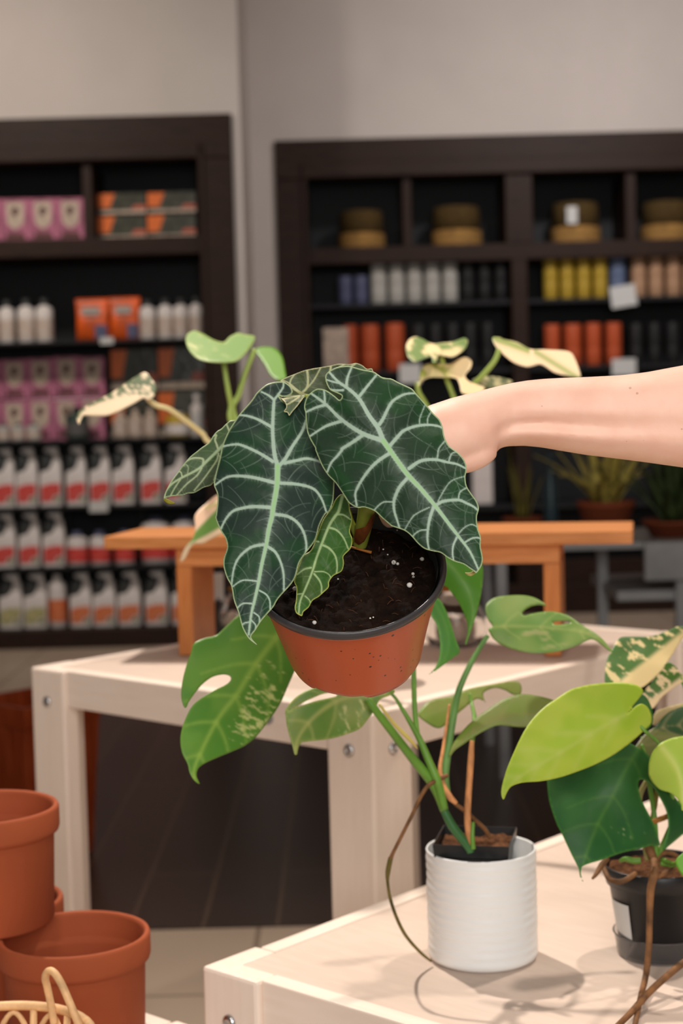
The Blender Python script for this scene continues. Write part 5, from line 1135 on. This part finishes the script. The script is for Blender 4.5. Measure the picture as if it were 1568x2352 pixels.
N6 = n6([(1235, 620), (1330, 500), (1430, 370), (1500, 390), (1548, 452), (1590, 500), (1500, 565), (1400, 645), (1315, 745), (1282, 690)])
leaf(ph, N6, plane(1.655, (1510, 1570), 0, -.0002, wav=.006, wl=60), gencol((66, 104, 34), (80, 116, 40), cream=(232, 206, 160), creamfn=lambda x, y: np.maximum(sstep(0, 14, (y - 1578) + (x - 1510) * .75 - 10), .9 * marble(x, y, None, sc_=14, seed=3))), GM, step=3, label='small marbled leaf beside the large marbled one')
N8 = n6([(1345, 885), (1420, 800), (1500, 750), (1620, 735), (1760, 860), (1700, 1010), (1500, 1080), (1300, 1145), (1180, 1075), (1190, 1035), (1260, 950)])
N8m = n6([(1200, 1060), (1400, 900), (1720, 880)])
leaf(ph, N8, plane(1.625, (1520, 1690), 0, -.0003, mid=N8m, k=.01), gencol((122, 122, 66), (110, 116, 60), rib=(150, 140, 96), cream=(38, 74, 34), creamfn=lambda x, y: sstep(-4, 6, (1685 - y) - (1540 - x) * .25)), GM, step=4, veins=[dict(p=N8m, w=(6, 3))] + laterals(N8m, 5, 60, 50, 9, (6, 3)), label='leaf with dull underside showing, at the edge')
N9 = n6([(1100, 760), (1180, 650), (1245, 630), (1300, 710), (1322, 800), (1310, 880), (1240, 930), (1120, 900)])
leaf(ph, N9, plane(1.595, (1465, 1640), 0, -.0002), gencol((38, 84, 26), (44, 92, 30)), GD, step=4, label='dark leaf peeping out behind the lime leaf')
N10 = n6([(1320, 880), (1345, 770), (1500, 715), (1600, 700), (1600, 760), (1480, 770), (1400, 830)])
leaf(ph, N10, plane(1.67, (1530, 1630), 0, -.0002), gencol((186, 168, 118), (196, 176, 128)), GM, step=4, label='pale underside of a rear leaf')
n4 = lambda p: crop(1080, 1980, 3.213, p)
def q7(pts): return [(x, y, t[2]) for (x, y), t in zip(n7([(a[0], a[1]) for a in pts]), pts)]
def q4(pts): return [(x, y, t[2]) for (x, y), t in zip(n4([(a[0], a[1]) for a in pts]), pts)]
petiole(ph, [(1441, 1641, 1.514), (1462, 1660, 1.513)] + q7([(1160, 5, 1.51), (1230, 60, 1.52), (1300, 130, 1.53), (1420, 330, 1.57), (1500, 700, 1.60)]), [4, 4, 4, 4, 4, 4.5, 5], M['stem'])
for pts in (((1518, 1716, 1.513), (1530, 1760, 1.56), (1545, 1840, 1.60)), ((1577, 1447, 1.668), (1604, 1600, 1.655), (1575, 1800, 1.625), (1512, 1965, 1.60)), ((1563, 1556, 1.658), (1592, 1640, 1.65), (1585, 1730, 1.64)), ((1474, 1692, 1.632), (1485, 1792, 1.63)), ((1568, 1622, 1.672), (1590, 1690, 1.65), (1580, 1780, 1.632)), ((1558, 1978, 1.535), (1545, 1984, 1.58), (1520, 1974, 1.60))):
    petiole(ph, pts, [4 + i for i in range(len(pts))], M['stem'])
petiole(ph, q7([(1120, 150, 1.585), (1180, 380, 1.61), (1200, 560, 1.61), (1250, 900, 1.61), (1270, 1200, 1.60), (1260, 1420, 1.60)]), [4, 5, 6, 6, 6.5, 8], M['stem'])
petiole(ph, q7([(1290, 560, 1.625), (1270, 760, 1.622), (1235, 960, 1.618), (1225, 1200, 1.61), (1240, 1440, 1.605)]), [4, 5.5, 6, 7, 8], mat('olive_stem', (142, 122, 52), .5, .3))
petiole(ph, q7([(1170, 545, 1.63), (1110, 660, 1.628), (1090, 800, 1.626), (1120, 1100, 1.62), (1180, 1420, 1.61)]), [6, 6, 6, 6, 6], mat('pale_olive_stem', (168, 158, 100), .5, .3))
petiole(ph, q7([(1180, 1010, 1.60), (1300, 970, 1.605), (1420, 925, 1.61), (1540, 890, 1.615), (1640, 900, 1.62)]), [6, 6.5, 6.5, 6, 5], mat('orange_brown_stem', (176, 118, 58), .6, .3, var=.2, scale=60), 'stem')
petiole(ph, q7([(1180, 1240, 1.60), (1210, 1310, 1.597), (1250, 1410, 1.592), (1260, 1500, 1.575), (1240, 1570, 1.555), (1225, 1640, 1.552)]), [9, 10, 9, 8.5, 8.5, 8.5], M['root'], 'stem')
petiole(ph, q7([(1250, 1420, 1.60), (1340, 1340, 1.60), (1440, 1340, 1.602), (1540, 1400, 1.606)]), [7, 6, 6, 5], M['root'], 'root')
petiole(ph, q7([(1050, 1560, 1.585), (900, 1645, 1.577), (760, 1620, 1.584), (700, 1500, 1.60)]), [6, 6.5, 6.5, 6], M['root'], 'root')
petiole(ph, q7([(740, 1400, 1.585), (680, 1460, 1.578), (620, 1560, 1.566), (575, 1615, 1.56)]), [6, 7, 5.5, 3], M['root'], 'root')
petiole(ph, q7([(1100, 1420, 1.60), (1020, 1420, 1.60), (940, 1400, 1.60), (880, 1420, 1.605)]), [7, 7, 6, 4], M['stem'], 'stem')
petiole(ph, q7([(1320, 1440, 1.60), (1420, 1460, 1.60), (1520, 1460, 1.60), (1600, 1450, 1.603)]), [7, 7, 7, 6], M['stem'], 'stem')
petiole(ph, q7([(1290, 1600, 1.575), (1400, 1540, 1.58), (1520, 1510, 1.59), (1600, 1500, 1.60)]), [5, 6, 6, 5], M['root'], 'root')
petiole(ph, q4([(1370, 40, 1.555), (1360, 90, 1.553), (1330, 200, 1.552), (1322, 400, 1.553), (1315, 640, 1.550), (1293, 840, 1.545), (1255, 1000, 1.505), (1215, 1200, 1.447), (1195, 1300, 1.42)]), [7.5, 9, 9, 7.5, 7.5, 7.5, 7, 6.5, 6], M['root'], 'aerial_root')
petiole(ph, q4([(1760, 620, 1.545), (1570, 745, 1.53), (1440, 850, 1.51), (1310, 970, 1.495), (1190, 1105, 1.465), (1080, 1215, 1.43), (1000, 1290, 1.41)]), [8, 8, 8, 8, 7.5, 7, 6], M['root'], 'aerial_root')

# ------------------------------------------------------------------ variegated plant on the tall table, behind the held one
vb = onZ(815, 1560, ZF - .002)
vp = thing('variegated_plant', tuple(vb), 'cream-variegated plant in a grey pot on the tall table, behind the held alocasia', 'potted plant')
MB().lathe([(.0001, .0004), (.046, .0004), (.050, .003), (.060, .112), (.0615, .114), (.0615, .120), (.0585, .120), (.056, .110), (.0001, .108)], 48, c=vb, close=False).build('pot', M['greyfoam'], vp, smooth=True)
soil_disc(vp, (vb[0], vb[1], vb[2] + .111), .056, M['soil'], seed=12)
b_ = lambda p: crop(160, 740, 3.136, p); r_c = lambda p: crop(900, 760, 3.409, p)
CRM = (246, 224, 188)
B1 = b_([(66, 738), (50, 690), (72, 640), (130, 600), (200, 560), (300, 510), (420, 430), (500, 380), (545, 362), (585, 400), (622, 470), (602, 540), (560, 562), (530, 548), (450, 592), (350, 642), (270, 672), (180, 676), (105, 672), (82, 700)])
B1m = b_([(560, 550), (480, 540), (350, 555), (200, 600), (90, 655), (62, 730)])
def cB1(x, y):
    px, py = (x - 160) * 3.136, (y - 740) * 3.136
    mm = np.interp(px, [60, 90, 200, 350, 480, 600], [700, 645, 585, 535, 520, 560])
    return np.maximum(sstep(-8, 10, py - mm), .9 * marble(x, y, None, sc_=12, seed=1))
leaf(vp, B1, plane(2.12, (270, 910), -.0002, -.0006), gencol((98, 112, 66), (86, 104, 56), cream=CRM, creamfn=cB1), GM, step=3, veins=[dict(p=B1m, w=(3, 2))], label='cream leaf pointing left')
B2 = b_([(835, 130), (850, 85), (900, 63), (960, 85), (1040, 130), (1110, 145), (1150, 108), (1210, 80), (1270, 92), (1332, 105), (1312, 165), (1260, 232), (1200, 280), (1110, 292), (1000, 286), (920, 262), (860, 202)])
leaf(vp, B2, plane(2.14, (505, 800), 0, -.0016), gencol((132, 164, 84), (116, 154, 70), cream=(206, 206, 140), creamfn=spots(470, 815, 60, 50, .3, 26, .44), edge=(170, 190, 110)), GM, step=4, label='saddle-shaped green leaf at upper left')
B3 = b_([(1338, 195), (1400, 178), (1480, 190), (1530, 250), (1548, 330), (1556, 410), (1510, 420), (1450, 385), (1400, 300), (1352, 232)])
leaf(vp, B3, plane(2.16, (620, 830), 0, -.0012), gencol((92, 142, 22), (98, 148, 28)), GM, step=4, label='bright green drooping leaf at upper left')
B4 = b_([(1070, 1240), (980, 1310), (903, 1390), (905, 1480), (885, 1560), (840, 1610), (812, 1660), (795, 1728), (832, 1700), (885, 1605), (960, 1592), (1040, 1550), (1130, 1500), (1200, 1400), (1160, 1260)])
leaf(vp, B4, plane(2.08, (490, 1200), .0002, -.0004), gencol((96, 142, 52), (108, 150, 60), cream=(250, 214, 182), creamfn=lambda x, y: np.maximum(sstep(-3, 5, (1206 - y) - (x - 456) * 1.05 + 8), sstep(0, 6, y - (1236 - (x - 456) * .55)) * .8)), GM, step=3, label='cream and green leaf hanging low at left')
B5 = r_c([(108, 135), (130, 75), (180, 48), (240, 65), (310, 100), (400, 95), (480, 85), (560, 58), (592, 75), (580, 130), (530, 175), (470, 205), (410, 196), (362, 192), (350, 242), (316, 246), (308, 202), (240, 222), (180, 242), (130, 212)])
leaf(vp, B5, plane(2.14, (1000, 800), 0, -.0014), gencol((130, 152, 92), (120, 146, 80), cream=(242, 222, 172), creamfn=lambda x, y: np.maximum(marble(x, y, None, sc_=30, seed=9), spots(1030, 800, 30, 26, 0, 60, .2)(x, y))), GM, step=3, label='cream saddle-shaped leaf above the wrist')
B6 = r_c([(196, 445), (210, 390), (222, 320), (255, 268), (330, 253), (450, 260), (520, 222), (580, 207), (622, 240), (615, 292), (572, 352), (612, 402), (722, 442), (700, 480), (650, 500), (552, 490), (530, 425), (500, 372), (400, 364), (300, 364), (240, 390), (216, 425)])
leaf(vp, B6, plane(2.11, (1030, 855), 0, -.0008), gencol((176, 178, 84), (166, 176, 70), cream=(244, 220, 172), creamfn=lambda x, y: np.maximum(sstep(1010, 1050, x), .7 * marble(x, y, None, sc_=30, seed=4))), GM, step=3, label='cream leaf folded above the wrist')
B7 = r_c([(786, 60), (830, 50), (880, 70), (980, 92), (1080, 143), (1200, 148), (1380, 163), (1432, 220), (1472, 330), (1470, 362), (1400, 356), (1280, 330), (1200, 280), (1150, 262), (1060, 282), (960, 252), (880, 192), (845, 150), (812, 122)])
leaf(vp, B7, plane(2.10, (1220, 830), 0, -.0008), gencol((140, 164, 70), (128, 156, 60), cream=(248, 222, 182), creamfn=lambda x, y: 1 - np.maximum(.9 * np.exp(-(((y - 788) - (x - 1165) * .35) / 9) ** 2) * (x < 1215), .75 * np.exp(-(((y - 815) - (x - 1240) * .62) / 8) ** 2) * (x > 1225))), GM, step=3, label='long cream leaf above the forearm')
B8 = r_c([(625, 390), (660, 370), (760, 355), (880, 372), (950, 402), (860, 440), (720, 462), (650, 440)])
leaf(vp, B8, plane(2.14, (1130, 880), 0, -.001), gencol((96, 104, 70), (84, 96, 60), cream=(196, 186, 140), creamfn=lambda x, y: .8 * marble(x, y, None, sc_=20, seed=6)), GM, step=4, label='dull green leaf just above the forearm')
M['pet_v'] = mat('pale_green_petiole', (164, 186, 96), .45, .4); M['pet_c'] = mat('cream_petiole', (226, 206, 150), .45, .4)
E0 = (815, 1290, 2.16)
for pts, m_ in (((338, 915, 2.12), (358, 931, 2.12), (390, 941, 2.12), (431, 970, 2.13), (466, 998, 2.14), (490, 1024, 2.14), (640, 1130, 2.15), (760, 1230, 2.16), E0), 'pet_c'), \
               (((514, 833, 2.13), (523, 893, 2.13), (530, 931, 2.14), (533, 975, 2.14), (600, 1080, 2.15), (740, 1210, 2.16), E0), 'pet_v'), \
               (((585, 802, 2.15), (565, 852, 2.15), (549, 906, 2.15), (537, 950, 2.15), (600, 1060, 2.155), (750, 1200, 2.16), E0), 'pet_v'), \
               (((470, 1170, 2.09), (540, 1150, 2.11), (650, 1190, 2.14), (770, 1260, 2.16), E0), 'pet_c'), \
               (((1013, 815, 2.14), (1023, 863, 2.13), (1041, 912, 2.13), (1050, 960, 2.13), (1000, 1080, 2.14), (900, 1210, 2.16), E0), 'pet_v'), \
               (((959, 878, 2.12), (961, 900, 2.12), (978, 930, 2.13), (1000, 980, 2.14), (960, 1090, 2.15), (880, 1220, 2.16), E0), 'pet_v'), \
               (((1146, 803, 2.10), (1135, 830, 2.10), (1105, 866, 2.11), (1085, 890, 2.12), (1060, 980, 2.13), (980, 1110, 2.15), (880, 1230, 2.16), E0), 'pet_v'), \
               (((1090, 880, 2.14), (1075, 920, 2.14), (1040, 1010, 2.14), (940, 1150, 2.155), E0), 'pet_v'):
    n_ = len(pts); petiole(vp, pts, [6 + 1.5 * i / n_ for i in range(n_)], M[m_])
petiole(vp, [(815, 1275, 2.16), (818, 1350, 2.165), (815, 1420, 2.17)], [10, 11, 12], M['pet_v'], 'stem')

# ------------------------------------------------------------------ light
def area(name, loc, target, size, power, col=(1, .93, .86), spread=180):
    l = bpy.data.lights.new(name, 'AREA'); l.shape = 'DISK'; l.size = size; l.energy = power; l.color = col; l.spread = math.radians(spread)
    o = bpy.data.objects.new(name, l); COL.objects.link(o); o.location = loc
    o.rotation_euler = (Vector(target) - Vector(loc)).to_track_quat('-Z', 'Y').to_euler(); return o
WARM = (1, .90, .80)
area('ceiling_spot_behind', (-0.75, 3.3, 3.5), (0.1, 1.9, .7), .10, 56, WARM, 75)
area('ceiling_spot_right', (1.3, 2.6, 3.5), (0.3, 1.7, .7), .14, 22, WARM, 75)
area('ceiling_spot_front', (-0.5, -0.4, 3.4), (0.0, 1.5, .8), .5, 30, WARM, 120)
area('front_fill', (0.3, -1.45, 1.9), (0.1, 1.6, .9), 1.9, 163, (1, .972, .945), 160)  # added soft fill from behind the camera, stands for no particular source
area('ceiling_wash_left', (-1.8, 5.6, 3.5), (-1.6, 7.7, 1.6), .3, 50, WARM, 110)
area('ceiling_wash_right', (1.4, 5.9, 3.5), (1.5, 8.5, 1.8), .3, 62, (1, .93, .90), 110)
wd = bpy.data.worlds.new('room_air'); SC.world = wd; wd.use_nodes = True
wd.node_tree.nodes['Background'].inputs['Color'].default_value = (1, .94, .88, 1); wd.node_tree.nodes['Background'].inputs['Strength'].default_value = .42

# ------------------------------------------------------------------ camera
cd = bpy.data.cameras.new('camera'); co = bpy.data.objects.new('camera', cd); COL.objects.link(co)
cd.sensor_fit = 'VERTICAL'; cd.sensor_height = 36.0; cd.lens = 36.0 * FPX / H_
cd.clip_start = .05; cd.clip_end = 60
cd.dof.use_dof = True; cd.dof.focus_distance = 1.215; cd.dof.aperture_fstop = cd.lens / 8.2; cd.dof.aperture_blades = 9
co.matrix_world = Matrix(((CX[0], CY[0], -FW[0], O[0]), (CX[1], CY[1], -FW[1], O[1]), (CX[2], CY[2], -FW[2], O[2]), (0, 0, 0, 1)))
SC.camera = co
vs_ = SC.view_settings; vs_.view_transform = 'Standard'; vs_.look = 'None'; vs_.exposure = -1.66; vs_.gamma = 1.0; vs_.use_curve_mapping = False
